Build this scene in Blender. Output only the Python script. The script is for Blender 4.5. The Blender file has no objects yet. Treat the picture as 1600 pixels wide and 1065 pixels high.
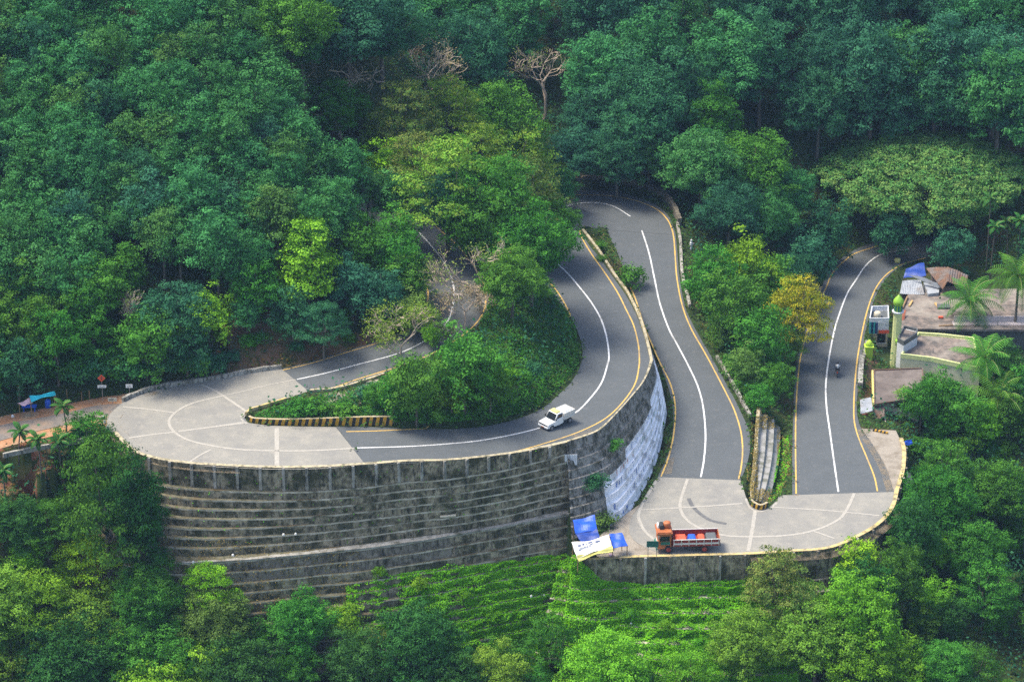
import bpy, math, random
import numpy as np
from mathutils import Vector, Matrix
from mathutils.bvhtree import BVHTree
RNG = np.random.default_rng(7)
random.seed(7)
SC = bpy.context.scene
COL = SC.collection
R = math.radians
# ---------------------------------------------------------------- camera
PITCH = R(26.0); F = 4725.0; DIST = 350.0
CAM = np.array([0.0, -DIST*math.cos(PITCH), DIST*math.sin(PITCH)+8.0])
FW = np.array([0, math.cos(PITCH), -math.sin(PITCH)]); UP = np.array([0, math.sin(PITCH), math.cos(PITCH)])
def ray(px, py):
    d = FW*F + np.array([1.0,0,0])*(px-800) - UP*(py-532.5)
    return d/np.linalg.norm(d)
def U(px, py, z):
    d = ray(px, py); t = (z-CAM[2])/d[2]
    return CAM + d*t
def PX(p):
    v = np.asarray(p)-CAM; w = v@FW
    return 800+F*v[0]/w, 532.5-F*(v@UP)/w
cam = bpy.data.cameras.new('camera'); camo = bpy.data.objects.new('camera', cam); COL.objects.link(camo)
camo.location = CAM; camo.rotation_euler = (math.pi/2-PITCH, 0, 0)
cam.sensor_width = 36; cam.lens = F/1600*36; cam.clip_end = 5000; cam.clip_start = 1
SC.camera = camo
# ---------------------------------------------------------------- materials
def nt(name):
    m = bpy.data.materials.new(name); m.use_nodes = True
    n = m.node_tree; n.nodes.clear()
    return m, n.nodes, n.links
def nd(N, typ, **kw):
    n = N.new(typ)
    for k, v in kw.items():
        if k in n.inputs: n.inputs[k].default_value = v
        else: setattr(n, k, v)
    return n
def c4(c): return (c[0], c[1], c[2], 1)
def mixc(N, L, fac, a, b, blend='MIX'):
    m = N.new('ShaderNodeMix'); m.data_type = 'RGBA'; m.blend_type = blend
    for idx, v in ((0, fac), (6, a), (7, b)):
        if hasattr(v, 'is_output'): L.new(v, m.inputs[idx])
        elif idx == 0: m.inputs[0].default_value = v
        else: m.inputs[idx].default_value = c4(v)
    return m.outputs[2]
def ramp(N, L, src, stops):
    r = N.new('ShaderNodeValToRGB'); e = r.color_ramp.elements
    while len(e) > 1: e.remove(e[-1])
    e[0].position = stops[0][0]; e[0].color = c4(stops[0][1])
    for p, c in stops[1:]:
        x = e.new(p); x.color = c4(c)
    L.new(src, r.inputs[0]); return r.outputs[0]
def rampf(N, L, src, a, b, lo=0.0, hi=1.0):
    r = N.new('ShaderNodeMapRange'); r.inputs[1].default_value = a; r.inputs[2].default_value = b
    r.inputs[3].default_value = lo; r.inputs[4].default_value = hi; L.new(src, r.inputs[0]); return r.outputs[0]
def noise(N, L, scale, detail=4, rough=.6, vec=None, stretch=None):
    n = N.new('ShaderNodeTexNoise'); n.inputs['Scale'].default_value = scale
    n.inputs['Detail'].default_value = detail; n.inputs['Roughness'].default_value = rough
    if vec is None:
        tc = N.new('ShaderNodeTexCoord'); vec = tc.outputs['Object']
    if stretch:
        mp = N.new('ShaderNodeMapping'); mp.inputs['Scale'].default_value = stretch; L.new(vec, mp.inputs[0]); vec = mp.outputs[0]
    L.new(vec, n.inputs['Vector']); return n.outputs[0]
def finish(N, L, col, rough=.8, bump=None, bstr=.3, bdist=.05, spec=.3, metal=0):
    b = N.new('ShaderNodeBsdfPrincipled'); o = N.new('ShaderNodeOutputMaterial')
    if hasattr(col, 'is_output'): L.new(col, b.inputs['Base Color'])
    else: b.inputs['Base Color'].default_value = c4(col)
    b.inputs['Roughness'].default_value = rough; b.inputs['Specular IOR Level'].default_value = spec
    b.inputs['Metallic'].default_value = metal
    if bump is not None:
        bp = N.new('ShaderNodeBump'); bp.inputs['Strength'].default_value = bstr; bp.inputs['Distance'].default_value = bdist
        L.new(bump, bp.inputs['Height']); L.new(bp.outputs[0], b.inputs['Normal'])
    L.new(b.outputs[0], o.inputs[0])
def mat_mottle(name, a, b, scale=1.0, c=None, cscale=.3, rough=.85, bump=True, spec=.25, contrast=(.35,.65)):
    m, N, L = nt(name)
    n1 = noise(N, L, scale, 6, .7)
    col = mixc(N, L, rampf(N, L, n1, *contrast), a, b)
    if c is not None:
        n2 = noise(N, L, cscale, 4, .6)
        col = mixc(N, L, rampf(N, L, n2, .48, .68), col, c)
    finish(N, L, col, rough, n1 if bump else None, .3, .04, spec)
    return m
def mat_plain(name, a, rough=.5, spec=.4, metal=0, var=.12):
    m, N, L = nt(name)
    n1 = noise(N, L, 2.5, 5, .65)
    lo = tuple(x*(1-var) for x in a)
    col = mixc(N, L, rampf(N, L, n1, .35, .65), a, lo)
    finish(N, L, col, rough, None, spec=spec, metal=metal)
    return m
def mat_leaf(name, dark, light, warm=None, trans=.22, objvar=.5):
    m, N, L = nt(name)
    at = N.new('ShaderNodeAttribute'); at.attribute_name = 'v'
    col = mixc(N, L, at.outputs['Fac'], dark, light)
    oi = N.new('ShaderNodeObjectInfo')
    hs = N.new('ShaderNodeHueSaturation')
    hs.inputs['Saturation'].default_value = 1.0
    L.new(rampf(N, L, oi.outputs['Random'], 0, 1, 1-objvar*.5, 1+objvar*.5), hs.inputs['Value'])
    mm = N.new('ShaderNodeMath'); mm.operation = 'MULTIPLY'; mm.inputs[1].default_value = 7.31; L.new(oi.outputs['Random'], mm.inputs[0])
    fr = N.new('ShaderNodeMath'); fr.operation = 'FRACT'; L.new(mm.outputs[0], fr.inputs[0])
    L.new(rampf(N, L, fr.outputs[0], 0, 1, .485, .515), hs.inputs['Hue'])
    if warm is not None:
        a2 = N.new('ShaderNodeAttribute'); a2.attribute_name = 'w'
        col = mixc(N, L, a2.outputs['Fac'], col, warm)
    L.new(col, hs.inputs['Color'])
    d = N.new('ShaderNodeBsdfDiffuse'); t = N.new('ShaderNodeBsdfTranslucent'); mx = N.new('ShaderNodeMixShader'); o = N.new('ShaderNodeOutputMaterial')
    L.new(hs.outputs[0], d.inputs[0]); L.new(hs.outputs[0], t.inputs[0]); mx.inputs[0].default_value = trans
    L.new(d.outputs[0], mx.inputs[1]); L.new(t.outputs[0], mx.inputs[2]); L.new(mx.outputs[0], o.inputs[0])
    return m
M = {}
def asphalt():
    m, N, L = nt('asphalt')
    n1 = noise(N, L, 9, 6, .75); n2 = noise(N, L, .35, 5, .6); n3 = noise(N, L, 1.6, 4, .6)
    col = mixc(N, L, rampf(N, L, n1, .3, .7), (.076,.084,.088), (.120,.131,.134))
    col = mixc(N, L, rampf(N, L, n2, .35, .7, 0, .5), col, (.07,.08,.085))
    col = mixc(N, L, rampf(N, L, n3, .56, .75, 0, .3), col, (.19,.18,.165))
    finish(N, L, col, .85, n1, .25, .02, .25); return m
def concrete_slab():
    m, N, L = nt('concrete_paving')
    n1 = noise(N, L, 7, 6, .75); n2 = noise(N, L, .28, 5, .6); n3 = noise(N, L, .9, 4, .65)
    col = mixc(N, L, rampf(N, L, n1, .3, .7), (.215,.205,.178), (.315,.30,.255))
    col = mixc(N, L, rampf(N, L, n2, .38, .66, 0, .8), col, (.20,.195,.18))
    col = mixc(N, L, rampf(N, L, n3, .52, .74, 0, .45), col, (.38,.345,.28))
    finish(N, L, col, .9, n1, .25, .02, .2); return m
def wall_mat(name, light, dark, moss, mossamt=(.42,.58), mscale=.55):
    m, N, L = nt(name)
    n1 = noise(N, L, 1.7, 7, .75, stretch=(1,1,.55)); n2 = noise(N, L, mscale, 6, .7); n3 = noise(N, L, 3.2, 6, .7, stretch=(1,1,.25))
    n4 = noise(N, L, 8, 4, .7)
    tc = N.new('ShaderNodeTexCoord'); mp = N.new('ShaderNodeMapping'); mp.inputs['Scale'].default_value = (1.1,1.1,1.6); L.new(tc.outputs['Object'], mp.inputs[0])
    vo = N.new('ShaderNodeTexVoronoi'); vo.inputs['Scale'].default_value = 1.0; L.new(mp.outputs[0], vo.inputs['Vector'])
    sx = N.new('ShaderNodeSeparateColor'); L.new(vo.outputs['Color'], sx.inputs[0])
    col = mixc(N, L, rampf(N, L, n1, .40, .60), light, dark)
    col = mixc(N, L, rampf(N, L, sx.outputs[0], .5, .95, 0, .55), col, tuple(x*1.1 for x in light))
    col = mixc(N, L, rampf(N, L, n2, mossamt[0], mossamt[1], 0, .9), col, moss)
    col = mixc(N, L, rampf(N, L, n3, .51, .63, 0, .85), col, (.022,.024,.018))
    col = mixc(N, L, rampf(N, L, n4, .55, .7, 0, .5), col, (.10,.085,.045))
    finish(N, L, col, .95, n4, .6, .08, .15); return m
M['asphalt'] = asphalt(); M['slab'] = concrete_slab()
M['wall'] = wall_mat('mossy_concrete', (.40,.34,.23), (.13,.112,.075), (.045,.05,.024), (.43,.58))
M['wall_light'] = wall_mat('pale_concrete', (.42,.40,.35), (.25,.235,.20), (.10,.10,.07), (.5,.72))
M['wall_green'] = wall_mat('overgrown_masonry', (.12,.12,.09), (.05,.055,.04), (.03,.05,.015))
M['painted'] = mat_mottle('white_painted_concrete', (.80,.81,.84), (.62,.64,.68), 1.1, (.34,.35,.34), .55, contrast=(.4,.75))
M['ledge'] = mat_mottle('ledge_concrete', (.42,.40,.35), (.24,.225,.19), 1.3, (.09,.09,.06), .7)
M['mortar'] = mat_mottle('mortar_joint', (.40,.375,.32), (.31,.29,.25), 3)
def paint(name, a, b):
    m, N, L = nt(name); n1 = noise(N, L, 5, 5, .75); n2 = noise(N, L, .6, 4, .6)
    col = mixc(N, L, rampf(N, L, n1, .4, .62), a, b); col = mixc(N, L, rampf(N, L, n2, .5, .7, 0, .6), col, (.17,.165,.155))
    col = mixc(N, L, rampf(N, L, n1, .60, .68, 0, .7), col, (.12,.12,.12)); finish(N, L, col, .7, None, spec=.2); return m
M['wline'] = paint('white_road_paint', (.72,.72,.70), (.55,.55,.54))
M['yline'] = paint('yellow_road_paint', (.66,.42,.09), (.50,.34,.12))
M['tyremark'] = mat_mottle('rubber_mark', (.10,.10,.10), (.15,.15,.145), 3)
M['dirt'] = mat_mottle('red_dirt', (.32,.15,.07), (.42,.24,.13), 2, (.30,.25,.17), .5)
M['gravel'] = mat_mottle('pale_gravel', (.34,.30,.24), (.24,.21,.17), 5, (.19,.16,.12), .6)
M['sideroad'] = mat_mottle('worn_side_road', (.20,.175,.15), (.13,.12,.11), 3, (.28,.20,.14), .4)
def terrain_mat():
    m, N, L = nt('forest_floor')
    n1 = noise(N, L, 1.1, 6, .7); n2 = noise(N, L, .16, 5, .6); n3 = noise(N, L, 4, 4, .7)
    col = mixc(N, L, rampf(N, L, n1, .35, .65), (.020,.040,.014), (.045,.07,.02))
    col = mixc(N, L, rampf(N, L, n2, .55, .72, 0, .8), col, (.11,.065,.035))
    col = mixc(N, L, rampf(N, L, n3, .5, .7, 0, .5), col, (.05,.05,.025))
    finish(N, L, col, .95, n3, .6, .1, .1); return m
M['terrain'] = terrain_mat()
M['bark'] = mat_mottle('grey_bark', (.17,.15,.12), (.09,.08,.06), 3)
M['bark_pale'] = mat_mottle('pale_bark', (.50,.40,.31), (.36,.28,.21), 3)
# ---------------------------------------------------------------- mesh helpers
WORLD = set()      # things whose parts are modelled in world coordinates
def link(o, parent=None):
    COL.objects.link(o)
    if parent is not None:
        o.parent = parent
        if parent.name in WORLD: o.location = -parent.location
    return o
def mesh_np(name, verts, faces4, mat=None, v=None, w=None, smooth=False):
    """verts (N,3), faces4 (F,4) int"""
    me = bpy.data.meshes.new(name)
    verts = np.asarray(verts, dtype=np.float32); faces4 = np.asarray(faces4, dtype=np.int32)
    k = faces4.shape[1]
    me.vertices.add(len(verts)); me.vertices.foreach_set('co', verts.ravel())
    me.loops.add(faces4.size); me.loops.foreach_set('vertex_index', faces4.ravel())
    me.polygons.add(len(faces4)); me.polygons.foreach_set('loop_start', np.arange(len(faces4), dtype=np.int32)*k)
    try: me.polygons.foreach_set('loop_total', np.full(len(faces4), k, dtype=np.int32))
    except Exception: pass
    if smooth: me.polygons.foreach_set('use_smooth', np.ones(len(faces4), dtype=bool))
    me.update(calc_edges=True)
    for nm, arr in (('v', v), ('w', w)):
        if arr is not None:
            a = me.attributes.new(nm, 'FLOAT', 'FACE'); a.data.foreach_set('value', np.asarray(arr, dtype=np.float32))
    if mat: me.materials.append(mat)
    return me
def tag(o, label=None, cat=None, group=None, kind=None):
    if label: o['label'] = label
    if cat: o['category'] = cat
    if group: o['group'] = group
    if kind: o['kind'] = kind
    return o
def empty(name, loc=(0,0,0), rz=0, parent=None):
    o = bpy.data.objects.new(name, None); o.location = tuple(loc); o.rotation_euler = (0,0,rz); o.empty_display_size = .3
    return link(o, parent)
def wempty(name, loc):
    o = empty(name, loc); WORLD.add(o.name); return o
class MB:
    """collects polygons; builds ONE mesh object"""
    def __init__(s): s.v = []; s.f = []; s.m = []; s.cur = 0
    def add(s, vs, fs):
        o = len(s.v); s.v += [tuple(map(float, q)) for q in vs]
        for f in fs: s.f.append([i+o for i in f]); s.m.append(s.cur)
        return s
    def box(s, c, d, rz=0, taper=1.0, rx=0, ry=0):
        x, y, z = d[0]/2, d[1]/2, d[2]/2
        T = Matrix.Translation(c) @ Matrix.Rotation(rz,4,'Z') @ Matrix.Rotation(rx,4,'X') @ Matrix.Rotation(ry,4,'Y')
        P = [(-x,-y,-z),(x,-y,-z),(x,y,-z),(-x,y,-z)] + [(a*taper,b*taper,z) for a,b in ((-x,-y),(x,-y),(x,y),(-x,y))]
        return s.add([T@Vector(p) for p in P], [(3,2,1,0),(4,5,6,7),(0,1,5,4),(1,2,6,5),(2,3,7,6),(3,0,4,7)])
    def prism(s, poly, z0, z1):
        n = len(poly)
        ar = sum(poly[i][0]*poly[(i+1)%n][1]-poly[(i+1)%n][0]*poly[i][1] for i in range(n))
        if ar < 0: poly = poly[::-1]
        vs = [(p[0],p[1],z0) for p in poly]+[(p[0],p[1],z1) for p in poly]
        return s.add(vs, [tuple(range(n-1,-1,-1)), tuple(range(n,2*n))]+[(i,(i+1)%n,(i+1)%n+n,i+n) for i in range(n)])
    def prof(s, pts, y0, y1):
        """extrude an xz profile along y"""
        n = len(pts)
        ar = sum(pts[i][0]*pts[(i+1)%n][1]-pts[(i+1)%n][0]*pts[i][1] for i in range(n))
        if ar < 0: pts = pts[::-1]
        vs = [(p[0],y0,p[1]) for p in pts]+[(p[0],y1,p[1]) for p in pts]
        return s.add(vs, [tuple(range(n)), tuple(range(2*n-1,n-1,-1))]+[((i+1)%n,i,i+n,(i+1)%n+n) for i in range(n)])
    def tube(s, pts, rads, k=6, caps=True):
        pts = [Vector(p) for p in pts]; n = len(pts); rings = []
        if not hasattr(rads, '__len__'): rads = [rads]*n
        ref = Vector((0,0,1))
        for i in range(n):
            t = (pts[min(i+1,n-1)]-pts[max(i-1,0)])
            if t.length < 1e-6: t = Vector((0,0,1))
            t.normalize()
            a = t.cross(ref if abs(t.z) < .9 else Vector((1,0,0))); a.normalize(); b = t.cross(a)
            rings.append([pts[i]+(a*math.cos(2*math.pi*j/k)+b*math.sin(2*math.pi*j/k))*rads[i] for j in range(k)])
        vs = [p for r in rings for p in r]
        fs = [(i*k+j, i*k+(j+1)%k, (i+1)*k+(j+1)%k, (i+1)*k+j) for i in range(n-1) for j in range(k)]
        if caps: fs += [tuple(range(k-1,-1,-1)), tuple((n-1)*k+j for j in range(k))]
        return s.add(vs, fs)
    def lathe(s, c, prof, k=12):
        rings = [[(c[0]+r*math.cos(2*math.pi*j/k), c[1]+r*math.sin(2*math.pi*j/k), c[2]+z) for j in range(k)] for r, z in prof]
        n = len(prof)
        return s.add([p for r in rings for p in r], [(i*k+j, i*k+(j+1)%k, (i+1)*k+(j+1)%k, (i+1)*k+j) for i in range(n-1) for j in range(k)]+[tuple(range(k-1,-1,-1)), tuple((n-1)*k+j for j in range(k))])
    def build(s, name, mats, parent=None, smooth=False, bevel=0, loc=None, rz=None):
        me = bpy.data.meshes.new(name); me.from_pydata(s.v, [], s.f)
        if not isinstance(mats, (list,tuple)): mats = [mats]
        for m in mats: me.materials.append(m)
        me.polygons.foreach_set('material_index', s.m)
        if smooth: me.polygons.foreach_set('use_smooth', [True]*len(s.f))
        me.update()
        o = bpy.data.objects.new(name, me); link(o, parent)
        if loc is not None: o.location = tuple(loc)
        if rz is not None: o.rotation_euler = (0,0,rz)
        if bevel:
            b = o.modifiers.new('bevel', 'BEVEL'); b.width = bevel; b.segments = 2; b.limit_method = 'ANGLE'
        return o
# ---------------------------------------------------------------- curves
def catmull(P, per=12):
    P = np.asarray(P, float); Q = np.vstack([2*P[0]-P[1], P, 2*P[-1]-P[-2]]); out = []
    for i in range(1, len(Q)-2):
        p0, p1, p2, p3 = Q[i-1], Q[i], Q[i+1], Q[i+2]
        for t in np.linspace(0, 1, per, endpoint=False):
            out.append(.5*((2*p1)+(-p0+p2)*t+(2*p0-5*p1+4*p2-p3)*t*t+(-p0+3*p1-3*p2+p3)*t**3))
    out.append(Q[-2]); return np.array(out)
def resample(P, n=None, step=None):
    d = np.r_[0, np.cumsum(np.linalg.norm(np.diff(P, axis=0), axis=1))]
    if n is None: n = max(2, int(round(d[-1]/step))+1)
    s = np.linspace(0, d[-1], n)
    return np.stack([np.interp(s, d, P[:,k]) for k in range(P.shape[1])], 1)
# centre lines, (px, py, z)
CA = [(1480,375,-5.2),(1420,388,-4.9),(1388,394.5,-4.7),(1370,400.5,-4.5),(1352,415.6,-4.2),(1337,438,-3.9),(1323.6,459,-3.6),(1310,495,-3.1),(1301,528,-2.7),(1292,588,-2.0),(1290.6,630,-1.6),(1295,680,-1.2),(1304,727,-.8),(1310,769,-.5)]
CR = [(1323,795,-.4),(1285,822,-.3),(1233,836,-.2),(1177,838,-.1),(1129,835,0),(1085,818,0),(1063,795,.1),(1078,765,.2)]
CB = [(1095,746,.3),(1099.7,719,.5),(1102.4,682,.8),(1099,638,1.1),(1090.6,604,1.5),(1075,570,1.9),(1058,540,2.3),(1045,513.5,2.6),(1031,474,3.1),(1022.5,434.6,3.5),(1014,395,4.0),(1002.8,360,4.3),(984.5,337.5,4.5),(959,322.5,4.7),(933.8,317,4.8)]
CC = [(905.6,317.7,4.9),(880,323,5.0),(853,338,5.15),(840,358,5.25),(844,382,5.4),(863,405,5.6),(886,426,5.8),(905.6,448.7,6.1),(925,474,6.4),(939.4,499.4,6.8),(948,527.6,7.1),(951.5,558.6,7.5),(950,580,7.7),(940,597.5,7.9),(923,621,8.2),(901,643,8.5),(842,668.5,9.0),(801.5,678.6,9.3),(750.7,687.8,9.6),(700,693,9.9),(640,697,10.1),(555,699,10.4)]
CL = [(490,703,10.5),(430,704,10.5),(375,702,10.5),(330,696,10.5),(294,687,10.5),(273,675,10.5),(264,660,10.6),(273,645,10.7),(300,630,10.8),(348.6,618,11.0),(410,605,11.2)]
CD = [(463,593,11.4),(509,582.7,11.7),(560,569,12.0),(610.5,555.6,12.4),(644,543,12.7),(685,518.4,13.1),(702,496.4,13.4),(709,466,13.8),(707,439,14.1),(695,412,14.5),(674.8,385,14.9),(650,358,15.3),(615,332,15.8),(570,305,16.3),(520,280,16.8)]
def cen(lst): return resample(catmull([U(*p) for p in lst]), step=.6)
KA, KR, KB, KC, KL, KD = cen(CA+CR[:2]), cen(CA[-2:]+CR+CB[:2]), cen(CR[-2:]+CB+CC[:3]), cen(CB[-4:]+CC+CL[:2]), cen(CC[-2:]+CL+CD[:2]), cen(CL[-2:]+CD)
def zc(K, xy, sig=1.6):
    xy = np.atleast_2d(xy)
    d2 = ((xy[:,None,:2]-K[None,:,:2])**2).sum(2); dm = d2.min(1, keepdims=True)
    w = np.exp(-(d2-dm)/(2*sig*sig)); return (w*K[None,:,2]).sum(1)/w.sum(1)
def UC(px, py, K):
    z = K[:,2].mean()
    for _ in range(6):
        p = U(px, py, z); z = float(zc(K, p[None,:2])[0])
    return U(px, py, z)
ROADS = []
def strip(name, left, right, K, mat, across=8, step=.7, dz=0, pair=False):
    """surface between two traced edges, at the height of the road's centre line"""
    Lw = catmull([UC(a,b,K) for a,b in left]); Rw = catmull([UC(a,b,K) for a,b in right])
    n = max(len(resample(Lw, step=step)), len(resample(Rw, step=step)))
    if pair:
        idx = np.linspace(0, len(Lw)-1, n); Lw = np.stack([np.interp(idx, np.arange(len(Lw)), Lw[:,k]) for k in range(3)],1)
        Rw = np.stack([np.interp(idx, np.arange(len(Rw)), Rw[:,k]) for k in range(3)],1)
    else: Lw, Rw = resample(Lw, n), resample(Rw, n)
    t = np.linspace(0, 1, across+1)[None,:,None]
    G = Lw[:,None,:]*(1-t)+Rw[:,None,:]*t
    V = G.reshape(-1,3); V[:,2] = zc(K, V[:,:2])+dz
    a1 = across+1
    I = (np.arange(n-1)[:,None]*a1+np.arange(across)[None,:]).ravel()
    Fq = np.stack([I, I+1, I+a1+1, I+a1],1)
    me = mesh_np(name, V, Fq, mat, smooth=True)
    o = bpy.data.objects.new(name, me); link(o); tag(o, kind='structure')
    ROADS.append((V.copy(), Fq.copy()))
    return o, Lw, Rw
# ---------------------------------------------------------------- roads
A_L = [(1238,774),(1238,700),(1240,640),(1242,590),(1248,548),(1262,505),(1281,455),(1295,425),(1314,404),(1340,388),(1375,376),(1440,362)]
A_R = [(1397,769),(1383,728),(1362,692),(1345,668),(1339,640),(1341,600),(1346,560),(1353,516),(1362,480),(1373,453),(1386,434),(1402,420),(1440,405),(1500,395)]
B_L = [(1026,747),(1037,725),(1049,690),(1052,650),(1047,615),(1035,580),(1024,552),(1012,525),(1000,495),(990,465),(978,430),(967,400),(955,375),(949,359)]
B_R = [(1157,750),(1166,728),(1172,700),(1170,672),(1156,640),(1146,620),(1112,558),(1086,513),(1070,477),(1062,434),(1059,401),(1056,367)]
T_I = [(949,359),(940,355),(920,354),(903,358)]
T_O = [(1056,367),(1047,341),(1028,322),(998,309),(970,302),(939,298),(894,298),(850,304),(815,320),(798,345),(801,376)]
C_I = [(801,376),(822,410),(855,448),(885,485),(900,512),(909,540),(908,567),(893,596),(872,617),(848,637),(812,653),(768,664),(734,668),(700,670),(640,669),(590,667),(525,666)]
C_O = [(903,358),(912,364),(925,382),(939,398),(952,418),(965,437),(982,460),(999,493),(1009,521),(1015,545),(1017,570),(1005,597),(986,621),(959,651),(936,672),(886,690),(835,702),(784,711),(700,720),(640,723),(572,727)]
D_I = [(440,576),(492,563),(536,549),(583,535),(625,520),(652,500),(664,475),(665,450),(655,425),(640,400),(615,370),(585,345),(550,322),(500,298)]
D_O = [(482,611),(525,606),(560,596),(610,579),(660,561),(700,540),(735,518),(757,492),(763,460),(752,425),(722,386),(695,361),(668,336),(640,313),(600,290),(545,262)]
L_I = [(525,667),(470,666),(430,665),(400,662),(388,659),(383,656),(382,653),(383,650),(386,646),(395,641),(410,635),(430,628),(455,620),(482,611)]
L_O = [(572,727),(500,732),(430,733),(375,731),(310,727),(240,716),(196,694),(168,664),(178,640),(215,617),(270,604),(330,594),(390,583),(440,576)]
R_I = [(1157,750),(1160,757),(1163,768),(1167,780),(1174,790),(1181,794),(1188,796),(1196,794),(1203,791),(1209,786),(1214,781),(1219,774),(1238,773)]
R_O = [(1028,745),(1018,762),(1006,783),(985,812),(992,845),(1060,869),(1171,865),(1234,861),(1298,855),(1350,832),(1380,810),(1394,788),(1397,768)]
KE = cen([(230,638,10.55),(182,641,10.5),(140,645,10.45),(80,657,10.4),(0,676,10.3),(-80,704,10.1),(-200,757,9.8)])
strip('road_lower', A_L, A_R, KA, M['asphalt'])
strip('road_middle', B_L, B_R, KB, M['asphalt'])
strip('road_bend', T_I, T_O, np.vstack([KB[-60:],KC[:60]]), M['asphalt'], across=10)
strip('road_upper', C_I, C_O, KC, M['asphalt'])
strip('road_climbing', D_I, D_O, KD, M['asphalt'])
strip('hairpin_paving', L_I, L_O, KL, M['slab'], across=14, pair=True, dz=.012)
strip('hairpin_paving', R_I, R_O, KR, M['slab'], across=12, pair=True, dz=.012)
strip('side_road', [(196,630),(150,633),(90,647),(0,664),(-80,690),(-200,740)], [(171,654),(140,656),(80,668),(0,688),(-80,718),(-200,775)], KE, M['sideroad'], dz=-.01)
strip('dirt_verge', [(215,612),(150,621),(90,633),(0,650),(-80,675),(-200,725)], [(178,668),(140,668),(80,681),(0,700),(-80,731),(-200,790)], KE, M['dirt'], dz=-.05)
strip('gravel_apron', [(1005,783),(985,812),(992,845),(1045,868)], [(965,812),(938,836),(925,858),(940,874)], KR, M['gravel'], dz=-.012)
strip('gravel_apron', [(1397,768),(1383,728),(1362,692),(1346,669)], [(1402,766),(1412,735),(1413,705),(1400,672)], KA, M['gravel'], dz=-.012)
RV = []; RF = []; off = 0
for V_, F_ in ROADS:
    RV.append(V_); RF.append(F_+off); off += len(V_)
RVn = np.vstack(RV); RFn = np.vstack(RF)
BV_ROAD = BVHTree.FromPolygons([Vector(v) for v in RVn], [list(map(int,f)) for f in RFn])
def hit(px, py, bv=None):
    r = (bv or BV_ROAD).ray_cast(Vector(CAM), Vector(ray(px,py)))
    return None if r[0] is None else np.array(r[0])
def dropz(x, y, default=None, bv=None):
    r = (bv or BV_ROAD).ray_cast(Vector((x,y,100)), Vector((0,0,-1)))
    return default if r[0] is None else r[0].z
def ribbon(name, pxs, width, mat, eps=.014, taper=True, z=None, per=10, step=.45):
    pts = [hit(a,b) for a,b in catmull([(a,b) for a,b in pxs], per)]
    pts = resample(np.array([p for p in pts if p is not None]), step=step)
    t = np.gradient(pts[:,:2], axis=0); t /= np.linalg.norm(t,axis=1,keepdims=True)+1e-9
    nrm = np.stack([-t[:,1], t[:,0]],1)
    V = []; 
    for s in (-.5,.5):
        q = pts.copy(); q[:,:2] += nrm*width*s
        for i in range(len(q)): q[i,2] = dropz(q[i,0], q[i,1], q[i,2]) + eps
        V.append(q)
    n = len(pts); I = np.arange(n-1)
    me = mesh_np(name, np.vstack(V), np.stack([I+n, I, I+1, I+n+1],1), mat)
    o = bpy.data.objects.new(name, me); link(o); return tag(o, kind='structure')
Y = M['yline']; W = M['wline']
ribbon('yellow_edge_line', [(1244,771),(1243,700),(1243.5,650),(1246,600),(1251.5,555),(1264,510),(1281,469),(1290.6,450),(1301,426),(1319,408),(1336,396),(1372,384)], .17, Y)
ribbon('yellow_edge_line', [(1371,767),(1366,744),(1355,716),(1342,685),(1335.5,662),(1334,640),(1335.6,600),(1340,558),(1347.6,516),(1356.6,480),(1367,453),(1379,435),(1392.6,423),(1412,412),(1450,402)], .17, Y)
ribbon('white_centre_line', [(1310,768),(1304,727),(1297,676),(1291,630),(1291.3,588),(1301,528),(1310,495),(1323.6,459),(1337,438),(1352,415.6),(1370,400.5),(1388,394.5),(1420,389)], .19, W)
ribbon('yellow_edge_line', [(1033,744),(1045,712.5),(1053,675),(1055,634.7),(1048,601),(1033,570),(1019.6,540),(1006,508),(994,470),(981,440),(970,425),(963,409),(955,384),(949,362),(941,358.5),(927,357)], .17, Y)
ribbon('yellow_edge_line', [(1154,748),(1158,730),(1160.3,702),(1157.5,673.5),(1149,645),(1137.7,620),(1105.6,558.6),(1080,513.5),(1066,477),(1057.7,434.6),(1055,401),(1052,367),(1043.7,344.5),(1026.8,327.6),(998.6,315),(970.4,308.5),(939.4,305),(894,305),(855,311),(822,327)], .17, Y)
ribbon('white_centre_line', [(1095,745),(1099.7,719),(1102.4,682),(1099,638),(1090.6,604),(1075,570),(1058,538),(1045,513.5),(1031,474),(1022.5,434.6),(1014,395),(1002.8,360)], .19, W)
ribbon('white_centre_line', [(985,338),(959,322.5),(933.8,317),(905.6,317.7),(880,323)], .15, W)
ribbon('yellow_edge_line', [(812,382),(840,422),(868,452),(888,485),(896,510.7),(904,530),(907,548),(904.6,567),(889,594),(869,614),(845.4,634.7),(811.6,650),(767.6,660),(734,665),(700,668),(640,670.5),(585,673),(541,674)], .17, Y)
ribbon('white_centre_line', [(842,382.5),(863,405),(886,426),(905.6,448.7),(925,474),(939.4,499.4),(948,527.6),(951.5,556),(949,570),(940,597.5),(923,621),(901,643),(872,657),(842,668.5),(801.5,678.6),(750.7,687.8),(700,693),(640,697),(557,699.5)], .19, W)
ribbon('yellow_edge_line', [(905,357.5),(910,372.7),(925,398),(945,426),(965,457),(979,485),(990,508),(997,536),(999,558.6),(998,575),(991.5,601),(970.5,631),(943.5,655),(903,675),(852,692),(801.5,705.7),(750.7,713),(700,717.5),(640,721),(574,724.3)], .17, Y)
ribbon('yellow_edge_line', [(442,578),(492,565.8),(536,552),(583.5,537.7),(627,521),(655,501),(667,475),(668,450),(659,425),(643,401)], .17, Y)
ribbon('white_centre_line', [(464,592.5),(509,582.7),(560,569),(610.5,555.6),(644,543),(685,518.4),(702,496.4),(709,466),(707,439),(695,412),(674.8,385),(650,358)], .19, W)
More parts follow.
